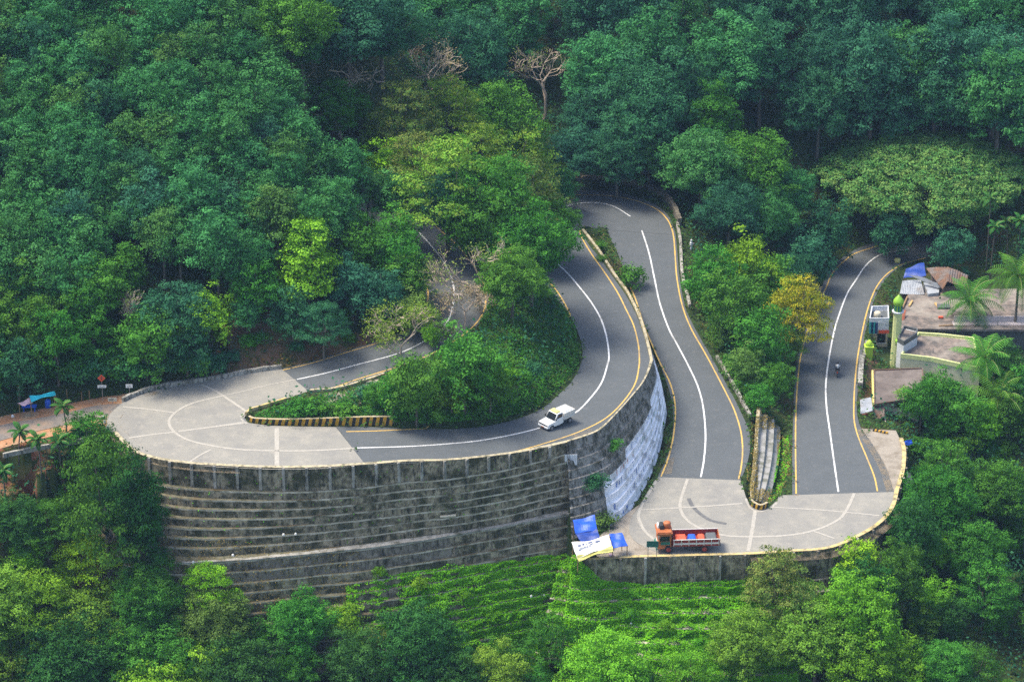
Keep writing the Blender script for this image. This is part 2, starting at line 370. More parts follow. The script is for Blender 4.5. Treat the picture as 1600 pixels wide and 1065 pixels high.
ribbon('yellow_edge_line', [(485,609),(522.6,604.7),(556,593),(605,578),(637.6,567.5),(671,554),(704,536),(732,516.7),(753,492),(759,463),(750,430),(718.8,388),(695,366),(668,341),(647.8,322),(620,302)], .17, Y)
J = M['mortar']
for pts, w in (([(348.6,618),(300,630),(273,645),(264,660),(273,675),(294,687),(330,696),(375.6,702),(435.7,704),(490,703.6),(554,700)],.32),
    ([(192,635.5),(230,639),(272,644.5)],.26),([(348.6,618),(368,631),(386,643.5)],.32),([(315,601),(332,608),(348.6,618)],.28),
    ([(279,673.7),(330,667),(382,660)],.34),([(201,684),(235,679),(270,675)],.3),([(297,721),(314,710),(330,702)],.26),([(432.7,669),(432.7,700),(432.7,730)],.5),
    ([(348.6,618),(385,610),(425,600),(462,593)],.18),
    ([(1074.4,748),(1064.5,778),(1063,794.6),(1073,811.5),(1092.7,824),(1129,835.5),(1177,838),(1233.5,835.5),(1276,827),(1309.6,811.5),(1323.7,794.6),(1335,770)],.34),
    ([(1002.5,796),(1060,793),(1110,790),(1160,786)],.24),([(1180,797),(1175,830),(1169,861)],.42),([(1208,792),(1290,797),(1384,806)],.24),([(1267,828),(1285,834),(1304,841)],.26),
    ([(1026,750),(1008,778),(998,803),(1001,817),(1010,832),(1030,848)],.34),
    ([(386,662),(379,656.5),(377,652),(379,647),(390,641)],.3),([(1165,778),(1172,793),(1187,799),(1203,794),(1216,783)],.26)):
    ribbon('slab_joint', pts, w, J, eps=.016)
ribbon('tyre_mark', [(1076,778),(1082,790),(1095,803),(1112,813),(1135,818)], .45, M['tyremark'], eps=.012)
# ---------------------------------------------------------------- walls: rows of (top, foot) stations
def pairs_world(pairs, ztop, zbot, n):
    """ztop/zbot: number, centre line array, or None"""
    A = []; B = []
    for (a, b) in pairs:
        A.append(UC(a[0],a[1],ztop) if isinstance(ztop, np.ndarray) else U(a[0],a[1],ztop if ztop is not None else a[2]))
        B.append(UC(b[0],b[1],zbot) if isinstance(zbot, np.ndarray) else U(b[0],b[1],zbot if zbot is not None else b[2]))
    A, B = catmull(A), catmull(B)
    idx = np.linspace(0, len(A)-1, n)
    f = lambda Q: np.stack([np.interp(idx, np.arange(len(Q)), Q[:,k]) for k in range(3)],1)
    return f(A), f(B)
WALLBAND = []      # (rows array n x m x 3) used to sink the terrain
WALLMESH = []
def wall_surface(T, prof, name, mats, parent, matfn=None):
    """prof(i) -> list of (offset fraction rows) world points from cap inner edge to foot; builds one mesh with thickness behind"""
    n = len(T); rows = np.array([prof(i) for i in range(n)])   # n x m x 3
    m = rows.shape[1]; V = rows.reshape(-1,3); Fq = []; mi = []
    for i in range(n-1):
        for j in range(m-1):
            Fq.append((i*m+j, i*m+j+1, (i+1)*m+j+1, (i+1)*m+j)); mi.append(matfn(i, j) if matfn else 0)
    me = bpy.data.meshes.new(name); me.from_pydata([tuple(map(float,v)) for v in V], [], [tuple(map(int,f)) for f in Fq])
    for mm in mats: me.materials.append(mm)
    me.polygons.foreach_set('material_index', mi); me.update()
    o = bpy.data.objects.new(name, me); link(o, parent)
    WALLMESH.append((V, Fq)); return o, rows
def normals2d(P, ref):
    t = np.gradient(P[:,:2], axis=0); t /= np.linalg.norm(t,axis=1,keepdims=True)+1e-9
    n = np.stack([t[:,1], -t[:,0]],1)
    if ((n*ref[:,:2]).sum(1)).mean() < 0: n = -n
    return n
def at(P, off, z): return (P[0]+off[0], P[1]+off[1], z)
TOPLINES = []
KLC = np.vstack([KL,KC])
# --- the big terraced wall under the upper hairpin
w1 = wempty('terraced_retaining_wall', U(430,869,1.6)); tag(w1, 'tall dark mossy concrete retaining wall stepped in many ledges below the upper hairpin', 'retaining wall')
P1 = [((176,676),(128,810)),((205,704),(168,848)),((240,717),(213,868)),((290,725),(270,877)),((350,729),(335,877)),((430,732),(427,870)),((500,731),(500,863)),((570,727),(575,855)),((640,722),(650,845)),((700,720.5),(712,834.5)),((784,712),(795,820)),((835,703.5),(848,810)),((888,692),(895,801))]
T0, T1 = pairs_world(P1, KLC, 1.6, 150)
O1 = T1-T0; D1 = O1[:,:2]/np.linalg.norm(O1[:,:2],axis=1,keepdims=True); L1 = np.linalg.norm(O1[:,:2],axis=1)
LV = [7.9-.9*k for k in range(8)]; LOW = [.35,-.8,-1.8,-2.8,-3.8,-4.8,-5.8,-6.8,-7.8,-8.8]
def prof1(i):
    z0 = T0[i,2]; d = D1[i]; p = T0[i]; rows = []
    top = z0+.14
    rows += [at(p,-d*.45,z0-.1), at(p,-d*.45,top), at(p,d*0,top)]
    inner = max(.5, L1[i]-.95); nz = 7
    prev = 0.06
    rows.append(at(p, d*prev, LV[0]))
    for k in range(8):
        lip = .03*math.sin(i*1.7+k*2.1)+.02*math.sin(i*.31+k)
        o = prev+(inner-prev if False else 0)
        o_next = .06+inner*(k+1)/8.0+lip
        if k == 7: o_next = L1[i]
        rows.append(at(p, d*o_next, LV[k]+.02*math.sin(i*.4+k)))
        rows.append(at(p, d*(o_next+.015), LV[k]-(.17 if k < 7 else .26)+.03*math.sin(i*.7+k*2)))
        zn = LV[k+1] if k < 7 else LOW[0]
        rows.append(at(p, d*(o_next+.03), zn))
        prev = o_next+.03
    for k in range(len(LOW)):
        dep = .32+.05*math.sin(i*.23+k) + (.25 if k > 2 else 0)
        rows.append(at(p, d*(prev+dep), LOW[k]+.03*math.sin(i*.5+k)))
        rows.append(at(p, d*(prev+dep+.01), LOW[k]-.13+.03*math.sin(i*.6+k)))
        zn = LOW[k+1] if k < len(LOW)-1 else LOW[k]-1.2
        rows.append(at(p, d*(prev+dep+.04), zn)); prev += dep+.04
    return rows
def mf1(i, j):
    if j <= 1: return 2
    if j == 2 : return 0
    q = (j-3)%3
    if q == 0: return 4
    if q == 1: return 1
    return 3 if ((j-3)//3 in (7,8) and 45 < i < 110) else 0
M['wall_tan'] = wall_mat('tan_stained_concrete', (.27,.24,.19), (.12,.105,.08), (.055,.05,.032), (.5,.66))
M['cap'] = mat_mottle('wall_capping', (.50,.42,.24), (.34,.31,.25), 3.0, (.10,.095,.05), 1.5)
M['ledge_moss'] = mat_mottle('mossy_ledge', (.58,.53,.42), (.32,.29,.21), 1.1, (.09,.09,.05), .5)
M['ledge_dark'] = mat_mottle('weedy_ledge_top', (.20,.18,.12), (.06,.065,.035), 1.6, (.12,.09,.045), .5)
wall_o, ROW1 = wall_surface(T0, prof1, 'stepped_face', [M['wall'], M['ledge_moss'], M['cap'], M['wall_tan'], M['ledge_dark']], w1, mf1)
mb = MB(); mb.add(ROW1[-1], [tuple(range(ROW1.shape[1]))]); mb.build('end_face', M['wall'], w1)
TOPLINES.append((T0,10.5))
# bright concrete walkway on the broad ledge
mb = MB(); k_ = 2+2*8
vs = []; 
for i in range(40,150):
    a = ROW1[i, 3+3*7]; b = ROW1[i, 3+3*7+1]; h = .05*math.sin(i*.9)
    vs += [tuple(a+(b-a)*(.25+h+.65*max(0,1-(i-40)/45))+np.array([0,0,.03])), tuple(b+np.array([D1[i][0]*.05,D1[i][1]*.05,.03])), tuple(b+np.array([D1[i][0]*.05,D1[i][1]*.05,-.14]))]
fs = []
for i in range(109): fs += [(3*i,3*i+1,3*i+4,3*i+3),(3*i+1,3*i+2,3*i+5,3*i+4)]
mb.add(vs, fs); mb.build('walkway', M['ledge'], w1)
s = resample(T0, step=2.45)
for i in range(2, len(s)-1):
    k = int(np.argmin(((T0[:,:2]-s[i,:2])**2).sum(1))); d = D1[k]
    h = s[i,2]+.1-7.95
    mb = MB(); mb.box((s[i,0]+d[0]*.07, s[i,1]+d[1]*.07, 7.95+h/2), (.3,.22,h), rz=math.atan2(d[1],d[0])+math.pi/2)
    mb.build('pilaster', M['wall_light'], w1)
for i in range(4, len(s)-1, 3):   # lower pilasters
    k = int(np.argmin(((T0[:,:2]-s[i,:2])**2).sum(1))); r = ROW1[k, 3+3*8+1]; d = D1[k]
    mb = MB(); mb.box((r[0]+d[0]*.06, r[1]+d[1]*.06, r[2]-.55), (.35,.2,1.1), rz=math.atan2(d[1],d[0])+math.pi/2)
    mb.build('pilaster', M['wall_tan'], w1)
# --- curved wall with painted advertising between the two roads
w2 = wempty('painted_retaining_wall', U(1004,760,.3)); tag(w2, 'curved retaining wall with faded white painted bands of blue lettering beside the middle road', 'retaining wall')
KBR = np.vstack([KR,KB])
pA = [(886,692),(912,684),(936.7,673.6),(960,651.6),(987.5,621),(1006,597.5),(1018,570),(1018,556),(1008.5,519),(998.6,491),(981.7,457),(964.8,434.6),(939,395),(925,376),(912,360)]
A2 = [UC(a,b,KC) for a,b in pA]
pB = [(893,838),(925,830),(958,817),(974,808),(1002,768),(1027,714),(1040,655),(1041,632)]
B2 = [UC(a,b,KBR) for a,b in pB]
for i in range(len(pB), len(pA)):
    a = A2[i]; t = A2[min(i+1,len(pA)-1)]-A2[i-1]; n = np.array([-t[1],t[0]])/np.hypot(t[0],t[1]); n = n if n[0] > 0 else -n
    zb = float(zc(KB, a[None,:2]+n*1.0)[0]); zb = min(zb, a[2]-.2)
    h = a[2]-zb; B2.append(np.array([a[0]+n[0]*(.15+.3*h), a[1]+n[1]*(.15+.3*h), zb-.1]))
cA, cB = catmull(A2), catmull(B2); idx = np.linspace(0, len(cA)-1, 140)
f_ = lambda Q: np.stack([np.interp(idx, np.arange(len(Q)), Q[:,k]) for k in range(3)],1)
T2, F2 = f_(cA), f_(cB); NB = 10
def prof2(i):
    a, b = T2[i], F2[i]; O = (b-a)[:2]; L = np.linalg.norm(O)+1e-6; d = O/L
    rows = [at(a,-d*.28,a[2]-.1), at(a,-d*.28,a[2]+.22), at(a,d*.04,a[2]+.22)]
    H = a[2]-b[2]
    for k in range(NB):
        f = (k+1)/NB; z = a[2]-H*f; o = L*(k+.35)/NB if k else L*.06
        rows.append(at(a, d*o, z)); rows.append(at(a, d*(L*(k+1.0)/NB if k < NB-1 else L), z-.02))
    rows[-1] = at(a, d*L, b[2]-.3)
    return rows
# stations: index of the photo's white bands
ib = int(np.argmin([abs(PX(p)[0]-952)+abs(PX(p)[1]-815) for p in F2])); ie = int(np.argmin([abs(PX(p)[0]-1040)+abs(PX(p)[1]-625) for p in F2]))+6
M['wall_grey2'] = wall_mat('streaked_concrete', (.34,.325,.29), (.17,.16,.135), (.06,.062,.04), (.46,.62), .8)
def mf2(i, j):
    if j <= 1: return 2
    band = (j-2)//2
    if i >= ib and i < ie:
        lim = 5 if i < ib+16 else (4 if i < ib+34 else 3)
        if band >= lim: return 1
    return 0
wo2, ROW2 = wall_surface(T2, prof2, 'curved_face', [M['wall_grey2'], M['painted'], M['cap']], w2, mf2)
TOPLINES.append((T2[:95],6.5))
def onwall(i, j, u, v, lift=.03):
    """point on painted band j at station i+u, v from bottom (0) to top (1)"""
    i = i+u; k = int(i); f = i-k
    r = ROW2[k]*(1-f)+ROW2[min(k+1,len(ROW2)-1)]*f
    top = r[2+2*j]; bot = r[3+2*j]; p = bot+(top-bot)*v
    d = (F2[min(k,139)]-T2[min(k,139)])[:2]; d = d/np.linalg.norm(d)
    return p+np.array([d[0]*lift, d[1]*lift, lift*.4])
M['paint_blue'] = mat_plain('blue_sign_paint', (.13,.22,.55), .7, .2, var=.4)
M['paint_red'] = mat_plain('red_sign_paint', (.55,.16,.12), .7, .2, var=.4)
M['paint_green'] = mat_plain('green_sign_paint', (.10,.42,.28), .7, .2, var=.4)
rg = random.Random(3)
def lettering(mat, j, i0, i1, big=1.0):
    mb = MB(); x = i0
    while x < i1:
        seg = np.linalg.norm(ROW2[min(int(x)+1,139),3+2*j]-ROW2[int(x),3+2*j]); w = .55*big/max(seg,.1)
        for s_ in range(rg.choice((1,2,2,3))):
            va, vb = rg.choice(((.15,.85),(.15,.85),(.2,.2),(.8,.8),(.5,.5),(.15,.5)))
            ua = rg.uniform(0,w*.7); ub = ua if va != vb and rg.random() < .6 else rg.uniform(w*.3,w*.9)
            tk = .12
            if abs(va-vb) < .1: q = [(ua,va),(ub+.05,va),(ub+.05,va+tk*1.2),(ua,va+tk*1.2)]
            else: q = [(ua,va),(ua+tk/seg,va),(ub+tk/seg,vb),(ub,vb)]
            mb.add([onwall(x,j,a,b) for a,b in q], [(0,1,2,3)])
        x += w*1.3*rg.choice((1,1,1,2.4))
    if mb.v: mb.build('painted_lettering', mat, w2)
lettering(M['paint_blue'], 9, ib+4, ib+14, 1.3); lettering(M['paint_blue'], 8, ib+3, ib+12, 1.3); lettering(M['paint_blue'], 8, ib+15, ib+30)
lettering(M['paint_blue'], 7, ib+18, ib+34); lettering(M['paint_blue'], 6, ib+8, ib+22); lettering(M['paint_green'], 5, ib+24, ib+30)
lettering(M['paint_red'], 5, ib+10, ib+20); lettering(M['paint_blue'], 4, ib+16, ib+32); lettering(M['paint_blue'], 9, ib+30, ib+36); lettering(M['paint_green'], 5, ib+32, ib+37)
s = resample(T2, step=1.9)
# --- wall round the lower hairpin
w3 = wempty('lower_retaining_wall', U(1150,905,-3)); tag(w3, 'vertical dark concrete retaining wall with pale ribs and yellow edge around the lower hairpin', 'retaining wall')
KRA = np.vstack([KR,KA])
T3 = resample(catmull([UC(a,b,KRA) for a,b in [(893,872),(915,876),(940,875),(985,872),(1040,870.5),(1093,869),(1171,867),(1234,863),(1298,857),(1352,834),(1383,812),(1398,790),(1404,766),(1413,735),(1415,705),(1410,685)]]), step=.8)
N3 = normals2d(T3, np.array([[0.,-1.]]*len(T3)))
for i in range(len(T3)):
    if i and (N3[i]@N3[i-1]) < 0: N3[i] = -N3[i]
def prof3(i):
    p, d = T3[i], N3[i]; z = p[2]
    return [at(p,-d*.4,z-.1), at(p,-d*.4,z+.16), at(p,d*.05,z+.16), at(p,d*.12,z-1.5), at(p,d*.2,z-3.3), at(p,d*.55,z-3.3), at(p,d*.7,z-4.4), at(p,d*1.2,z-4.4), at(p,d*1.4,z-6), at(p,d*2.1,z-6), at(p,d*2.3,z-8)]
M['cap_yellow'] = mat_mottle('yellowed_capping', (.62,.46,.14), (.42,.36,.24), 2.2, (.16,.14,.08), 1.2)
wall_surface(T3, prof3, 'wall_face', [M['wall'], M['cap_yellow'], M['ledge_moss']], w3, lambda i,j: 1 if j <= 1 else (2 if j in (4,6,8) else 0))
TOPLINES.append((T3,4.5))
s = resample(T3, step=2.6); c_ = 0
for i in range(1, len(s)-1):
    k = int(np.argmin(((T3[:,:2]-s[i,:2])**2).sum(1))); d = N3[k]
    mb = MB(); mb.box((s[i,0]+d[0]*.12, s[i,1]+d[1]*.12, s[i,2]-1.6), (.26,.3,3.4), rz=math.atan2(d[1],d[0])+math.pi/2)
    mb.build('pilaster', M['wall_tan'] if i % 3 else M['wall_light'], w3)
# --- overgrown stepped wall lower down in the middle
w5 = wempty('overgrown_terrace_wall', U(1000,960,-6)); tag(w5, 'stepped stone terrace wall smothered in bright green creepers below the road workers shack', 'retaining wall')
T5, B5 = pairs_world([((870,893),(830,1040)),((930,899),(900,1060)),((990,908),(980,1075)),((1060,910),(1060,1080)),((1150,910),(1160,1080)),((1240,905),(1250,1075))], -3.4, -11, 60)
def prof5(i):
    a, b = T5[i], B5[i]; O = (b-a)[:2]; L = np.linalg.norm(O)+1e-6; d = O/L; rows = [at(a,-d*1.5,a[2])]
    K = 7
    for k in range(K):
        rows.append(at(a, d*L*k/K, a[2]+(b[2]-a[2])*k/K)); rows.append(at(a, d*(L*k/K+.08), a[2]+(b[2]-a[2])*(k+1)/K))
    return rows
wall_surface(T5, prof5, 'stepped_face', [M['wall_green'], M['ledge_moss']], w5, lambda i,j: 0 if j % 2 else 1)
TOPLINES.append((T5,3.0))
M['grey_face'] = mat_mottle('smooth_grey_face', (.34,.33,.305), (.24,.235,.215), 1.6, (.13,.135,.10), .8)
# --- wall between the middle road and the lower road
w4 = wempty('median_retaining_wall', U(1208,740,-.7)); tag(w4, 'short pale ribbed concrete wall in the green strip between the middle and lower roads', 'retaining wall')
KBm = KB
P4t = [UC(a,b,KBR)+np.array([0,0,.25]) for a,b in [(1187,640),(1185,665),(1183,700),(1180,735),(1177,765),(1178,782)]]
P4b = [UC(a,b,KA) for a,b in [(1219,663),(1219,690),(1216,720),(1210,748),(1202,772),(1193,785)]]
T4, B4 = f4 = [resample(catmull(q), 36) for q in (P4t, P4b)]
def prof4(i):
    a, b = T4[i], B4[i]; O = (b-a)[:2]; L = np.linalg.norm(O)+1e-6; d = O/L; H = a[2]-b[2]; g = lambda f, z: at(a, d*L*f, a[2]-H*z)
    return [at(a,-d*.35,a[2]-.5), at(a,-d*.35,a[2]), at(a,d*.05,a[2]), g(.10,.34), g(.36,.38), g(.40,.64), g(.70,.68), g(.75,.95), at(a,d*L,b[2]-.3)]
wall_surface(T4, prof4, 'ribbed_face', [M['grey_face'], M['cap'], M['wall_light']], w4, lambda i,j: 1 if j <= 1 else (2 if j == 2 else 0))
# --- striped guard kerbs
M['kerb_yellow'] = mat_plain('weathered_yellow_paint', (.60,.34,.04), .7, .2, var=.45)
M['kerb_black'] = mat_plain('weathered_black_paint', (.035,.035,.032), .7, .2)
M['kerb_top'] = mat_mottle('kerb_top', (.50,.42,.25), (.30,.26,.18), 3)
def striped(name, pxs, K, h, label, step=.36, thick=.3, cat='kerb', slant=.3):
    P = resample(catmull([UC(a,b,K) for a,b in pxs]), step=step); n = len(P)
    Nn = normals2d(P, np.array([[0.,-1.]]*n))
    for i in range(1,n):
        if Nn[i]@Nn[i-1] < 0: Nn[i] = -Nn[i]
    mb = MB(); H = h if hasattr(h,'__len__') else [h,h]
    sh = slant
    for i in range(n-1):
        hh = H[0]+(H[1]-H[0])*i/n
        t = P[i+1]-P[i]; a, b = P[i], P[i+1]
        mb.cur = 0 if i % 2 else 1
        ft = [a-[0,0,.15], b-[0,0,.15], b+t*sh*2+[0,0,hh], a+t*sh*2+[0,0,hh]]
        ft[2][2] = b[2]+hh; ft[3][2] = a[2]+hh
        mb.add(ft, [(0,1,2,3)])
        mb.cur = 2
        ia, ib_ = ft[3]-np.r_[Nn[i]*thick,0], ft[2]-np.r_[Nn[i+1]*thick,0]
        mb.add([ft[3],ft[2],ib_,ia], [(0,1,2,3)]); mb.add([ia, ib_, ib_-[0,0,hh+.2], ia-[0,0,hh+.2]], [(0,1,2,3)])
    o = mb.build(name, [M['kerb_yellow'], M['kerb_black'], M['kerb_top']])
    tag(o, label, cat); return P
striped('striped_guard_kerb', [(386,655.5),(391,659),(400,661),(430,663.5),(470,664.5),(530,664.5),(575,664.5),(612,665.5)], KLC, [.55,1.15], 'yellow and black striped low guard wall along the inside of the upper hairpin')
striped('striped_guard_kerb', [(1170,787),(1176,792),(1184,796),(1192,796),(1199,793)], KR, .62, 'short curved yellow and black striped kerb at the tip of the lower hairpin strip', step=.3)
# plain inner kerb ramp of island and kerb blocks behind the hairpin
def kerb(name, pxs, K, w, h, mat, label, cat='kerb', step=1.0):
    P = resample(catmull([UC(a,b,K) for a,b in pxs]), step=step); Nn = normals2d(P, np.array([[0.,-1.]]*len(P)))
    for i in range(1,len(P)):
        if Nn[i]@Nn[i-1] < 0: Nn[i] = -Nn[i]
    mb = MB(); V = []; n = len(P)
    for i in range(n):
        hh = h*(1+.12*math.sin(i*2.3)); a = P[i]; q = Nn[i]*w/2
        V += [(a[0]+q[0],a[1]+q[1],a[2]-.2),(a[0]+q[0],a[1]+q[1],a[2]+hh),(a[0]-q[0],a[1]-q[1],a[2]+hh),(a[0]-q[0],a[1]-q[1],a[2]-.2)]
    fs = [(4*i+j,4*i+4+j,4*i+5+j,4*i+1+j) for i in range(n-1) for j in range(3)]+[(0,1,2,3),(4*n-4,4*n-3,4*n-2,4*n-1)]
    mb.add(V, fs); return tag(mb.build(name, mat), label, cat)
kerb('low_kerb_wall', [(192,627),(210,618),(249,606),(300,598),(345,591),(390,582),(440,575)], KL, .35, .45, M['wall_light'], 'low weathered concrete kerb wall along the far side of the upper hairpin', 'wall')
kerb('island_kerb', [(384,648),(389,643),(400,638.5),(430,630),(448,624)], KL, .25, .3, M['cap_yellow'], 'low yellowish kerb on the far side of the hairpin island')
kerb('road_kerb', [(484,611),(525,607.5),(560,598),(600,585)], KD, .3, .2, M['cap'], 'low dusty kerb beside the climbing road')
kerb('gutter_wall', [(1120,558),(1146,602),(1160,628),(1172,650)], KB, .3, .3, M['wall_light'], 'low broken gutter edge beside the middle road', 'wall')
kerb('gutter_wall', [(1058,350),(1063,380),(1066,430),(1078,480)], KB, .35, .4, M['wall_light'], 'low stone gutter wall outside the far bend near the white sign', 'wall')
kerb('bend_parapet', [(1062,352),(1052,328),(1034,308),(1004,296),(970,290),(930,286),(885,288),(840,294)], np.vstack([KB,KC]), .5, 1.0, M['wall_tan'], 'dim brown parapet wall around the far shaded bend', 'wall')
kerb('roadside_parapet', [(1347,560),(1345,580),(1344,604)], KA, .6, .5, M['wall_light'], 'long low pale parapet between the lower road and the brown roof', 'wall')
kerb('roadside_parapet', [(1355,535),(1352,548),(1350,557)], KA, .4, .35, M['wall_light'], 'short low parapet beside the lime green pillar', 'wall')
# verge strips
strip('grass_verge', [(908,362),(922,385),(937,403),(963,440),(979,463),(996,495),(1006,524),(1012,545)], [(912,362),(925,381),(940,396),(966,435.5),(983,458),(1000,492),(1009.5,520),(1016,544)], KC, M['terrain'], across=3, dz=.03)
# ---------------------------------------------------------------- terrain grid
h = .8
gx = np.arange(-84, 84.01, h); gy = np.arange(-80, 128.01, h); NX, NY = len(gx), len(gy)
GX, GY = np.meshgrid(gx, gy, indexing='ij')
Z = np.zeros((NX,NY)); FX = np.zeros((NX,NY), bool)
def raster(V, Fs, dz, mode='set', mask=None):
    V = np.asarray(V, float)
    for f in Fs:
        for tri in ((f[0],f[1],f[2]),(f[0],f[2],f[3])) if len(f) == 4 else ((f[0],f[1],f[2]),):
            a, b, c = V[tri[0]], V[tri[1]], V[tri[2]]
            x0 = min(a[0],b[0],c[0]); x1 = max(a[0],b[0],c[0]); y0 = min(a[1],b[1],c[1]); y1 = max(a[1],b[1],c[1])
            i0 = max(0,int(math.ceil((x0-gx[0])/h))); i1 = min(NX-1,int((x1-gx[0])/h)); j0 = max(0,int(math.ceil((y0-gy[0])/h))); j1 = min(NY-1,int((y1-gy[0])/h))
            if i1 < i0 or j1 < j0: continue
            det = (b[1]-c[1])*(a[0]-c[0])+(c[0]-b[0])*(a[1]-c[1])
            if abs(det) < 1e-9: continue
            for i in range(i0,i1+1):
                for j in range(j0,j1+1):
                    x, y = gx[i], gy[j]
                    w0 = ((b[1]-c[1])*(x-c[0])+(c[0]-b[0])*(y-c[1]))/det; w1_ = ((c[1]-a[1])*(x-c[0])+(a[0]-c[0])*(y-c[1]))/det
                    if w0 >= -1e-6 and w1_ >= -1e-6 and w0+w1_ <= 1+1e-6:
                        Z[i,j] = w0*a[2]+w1_*b[2]+(1-w0-w1_)*c[2]+dz; FX[i,j] = True
                        if mask is not None: mask[i,j] = True
ROADM = np.zeros((NX,NY), bool); BAND = np.zeros((NX,NY), bool); PLAT = np.zeros((NX,NY), bool)
def coarse(V, Fq): return V, Fq
for V_, F_ in ROADS: raster(V_, F_, -.09, mask=ROADM)
# dilate road one node
def dilate(mask, n=1):
    global Z, FX
    for _ in range(n):
        src = mask.copy(); add = np.zeros_like(mask); zz = np.zeros_like(Z); cnt = np.zeros_like(Z)
        for di, dj in ((1,0),(-1,0),(0,1),(0,-1),(1,1),(-1,-1),(1,-1),(-1,1)):
            s_ = np.roll(np.roll(src, di, 0), dj, 1); z_ = np.roll(np.roll(Z, di, 0), dj, 1)
            zz += np.where(s_, z_, 0); cnt += s_
        new = (cnt > 0) & ~src & ~FX
        Z = np.where(new, zz/np.maximum(cnt,1), Z); FX |= new; mask |= new
DM = ROADM.copy(); dilate(DM, 1)
for V_, F_ in WALLMESH: raster(V_, F_, -1.9, mask=BAND)
for TL, sk_ in TOPLINES:
    for i in range(0, len(TL)):
        a = TL[i]; m_ = ((GX-a[0])**2+(GY-a[1])**2 < 1.25**2) & FX
        Z = np.where(m_, np.minimum(Z, a[2]-sk_), Z)
def polymask(poly):
    inside = np.zeros((NX,NY), bool); n = len(poly)
    for i in range(n):
        x1, y1 = poly[i][:2]; x2, y2 = poly[(i+1)%n][:2]
        c = ((y1 > GY) != (y2 > GY)) & (GX < (x2-x1)*(GY-y1)/((y2-y1) if abs(y2-y1) > 1e-9 else 1e-9)+x1)
        inside ^= c
    return inside
def plateau(pxs, z, over=False):
    global Z
    m_ = polymask([U(a,b,z) for a,b in pxs])
    if not over: m_ &= ~FX
    Z = np.where(m_, z, Z); FX[m_] = True; PLAT[m_] = True
def pin(px, py, z, r=1.2):
    p = U(px, py, z); m_ = ((GX-p[0])**2+(GY-p[1])**2 < r*r) & ~FX; Z[m_] = z; FX[m_] = True
def wpin(x, y, z, r=1.2):
    m_ = ((GX-x)**2+(GY-y)**2 < r*r) & ~FX; Z[m_] = z; FX[m_] = True
plateau([(893,836),(958,816),(940,836),(925,858),(940,874),(893,870)], -.25)
plateau([(1352,575),(1440,572),(1446,640),(1355,650)], -4.0+.6)
plateau([(1366,520),(1450,505),(1610,500),(1610,600),(1500,600),(1370,575)], -4.6)
plateau([(1400,430),(1520,425),(1610,450),(1610,505),(1400,505)], -5.0)
# left hillside
for x in np.arange(-82, -20, 7.0):
    for y in np.arange(-8, 60, 7.0):
        foot = -18.5 + (0 if x > -40 else (x+40)*.18)
        zz = 11 + .52*(y-foot)
        if x > -34: zz -= (x+34)*.45*np.clip((y-0)/20,0,1)
        wpin(x, y, zz, .9)
for x in np.arange(-82, -42, 6.0): wpin(x, -20+(x+40)*.18+3, 11.5, .9)
# far edges
for i in range(NX):
    x = gx[i]; t = np.clip((x+40)/60, 0, 1)
    Z[i,-1] = 62*(1-t)+38*t; FX[i,-1] = True
for x in np.arange(-15, 84, 8.0):
    for y, zz in ((68, 9.0),(80,15.0),(95,22.0)):
        wpin(x, y, zz+max(0,(-x)*.15)-max(0,(x-20)*.06), .9)
for j in range(NY):
    y = gy[j]
    Z[-1,j] = np.interp(y, [-80,-60,-20,10,60,128], [-48,-34,-14,-6,-3,38]); FX[-1,j] = True
    Z[0,j] = np.interp(y, [-80,-50,-32,-27,-22,128], [-42,-14,8,9.6,10.2,66]); FX[0,j] = True
for i in range(NX):
    x = gx[i]; Z[i,0] = -46; FX[i,0] = True
for x in np.arange(-80, 84, 8.0):
    for y, zz in ((-70,-36),(-60,-26.5),(-52,-18.5)): wpin(x, y, zz, .9)
for a,b,z_ in [(1480,700,-8),(1560,720,-10),(1600,640,-6.5),(1440,800,-9),(1500,850,-13),(1580,900,-16),(1380,900,-9),(1300,940,-10),
               (40,900,-5),(150,900,-6),
               (820,440,11.5),(860,470,9.5),(800,520,13.0),(760,560,13.2),(700,600,12.8),(800,600,11.6),(640,630,11.8),(560,635,11.2),(460,650,10.9)]:
    pin(a,b,z_)
for x_ in (-30,20,70,120,165):
    for y_, z_ in ((700,9.5),(735,8.3),(770,7.0),(800,5.6),(830,3.8)):
        if not (x_ > 150 and y_ > 690): pin(x_, y_, z_)
def solve(Z, FX, levels=5):
    def down(Z, F):
        nx, ny = (Z.shape[0]+1)//2, (Z.shape[1]+1)//2
        z = np.zeros((nx,ny)); c = np.zeros((nx,ny))
        for a in (0,1):
            for b in (0,1):
                zz = np.zeros((nx,ny)); ff = np.zeros((nx,ny)); s_ = Z[a::2,b::2]; t_ = F[a::2,b::2]
                zz[:s_.shape[0],:s_.shape[1]] = np.where(t_, s_, 0); ff[:s_.shape[0],:s_.shape[1]] = t_
                z += zz; c += ff
        return np.where(c > 0, z/np.maximum(c,1), 0), c > 0
    pyr = [(Z,FX)]
    for _ in range(levels): pyr.append(down(*pyr[-1]))
    cur = np.full(pyr[-1][0].shape, 0.0)
    for lv in range(levels, -1, -1):
        z, f = pyr[lv]
        if lv < levels:
            up = np.repeat(np.repeat(cur, 2, 0), 2, 1)[:z.shape[0],:z.shape[1]]
            if up.shape != z.shape: up = np.pad(up, ((0,z.shape[0]-up.shape[0]),(0,z.shape[1]-up.shape[1])), mode='edge')
            cur = up
        cur = np.where(f, z, cur)
        for it in range(220 if lv > 0 else 160):
            p = np.pad(cur, 1, mode='edge'); avg = .25*(p[2:,1:-1]+p[:-2,1:-1]+p[1:-1,2:]+p[1:-1,:-2])
            cur = np.where(f, z, cur+1.0*(avg-cur))
    return cur
Z = solve(Z, FX)
FREE = ~(FX & (ROADM|BAND|PLAT|DM))
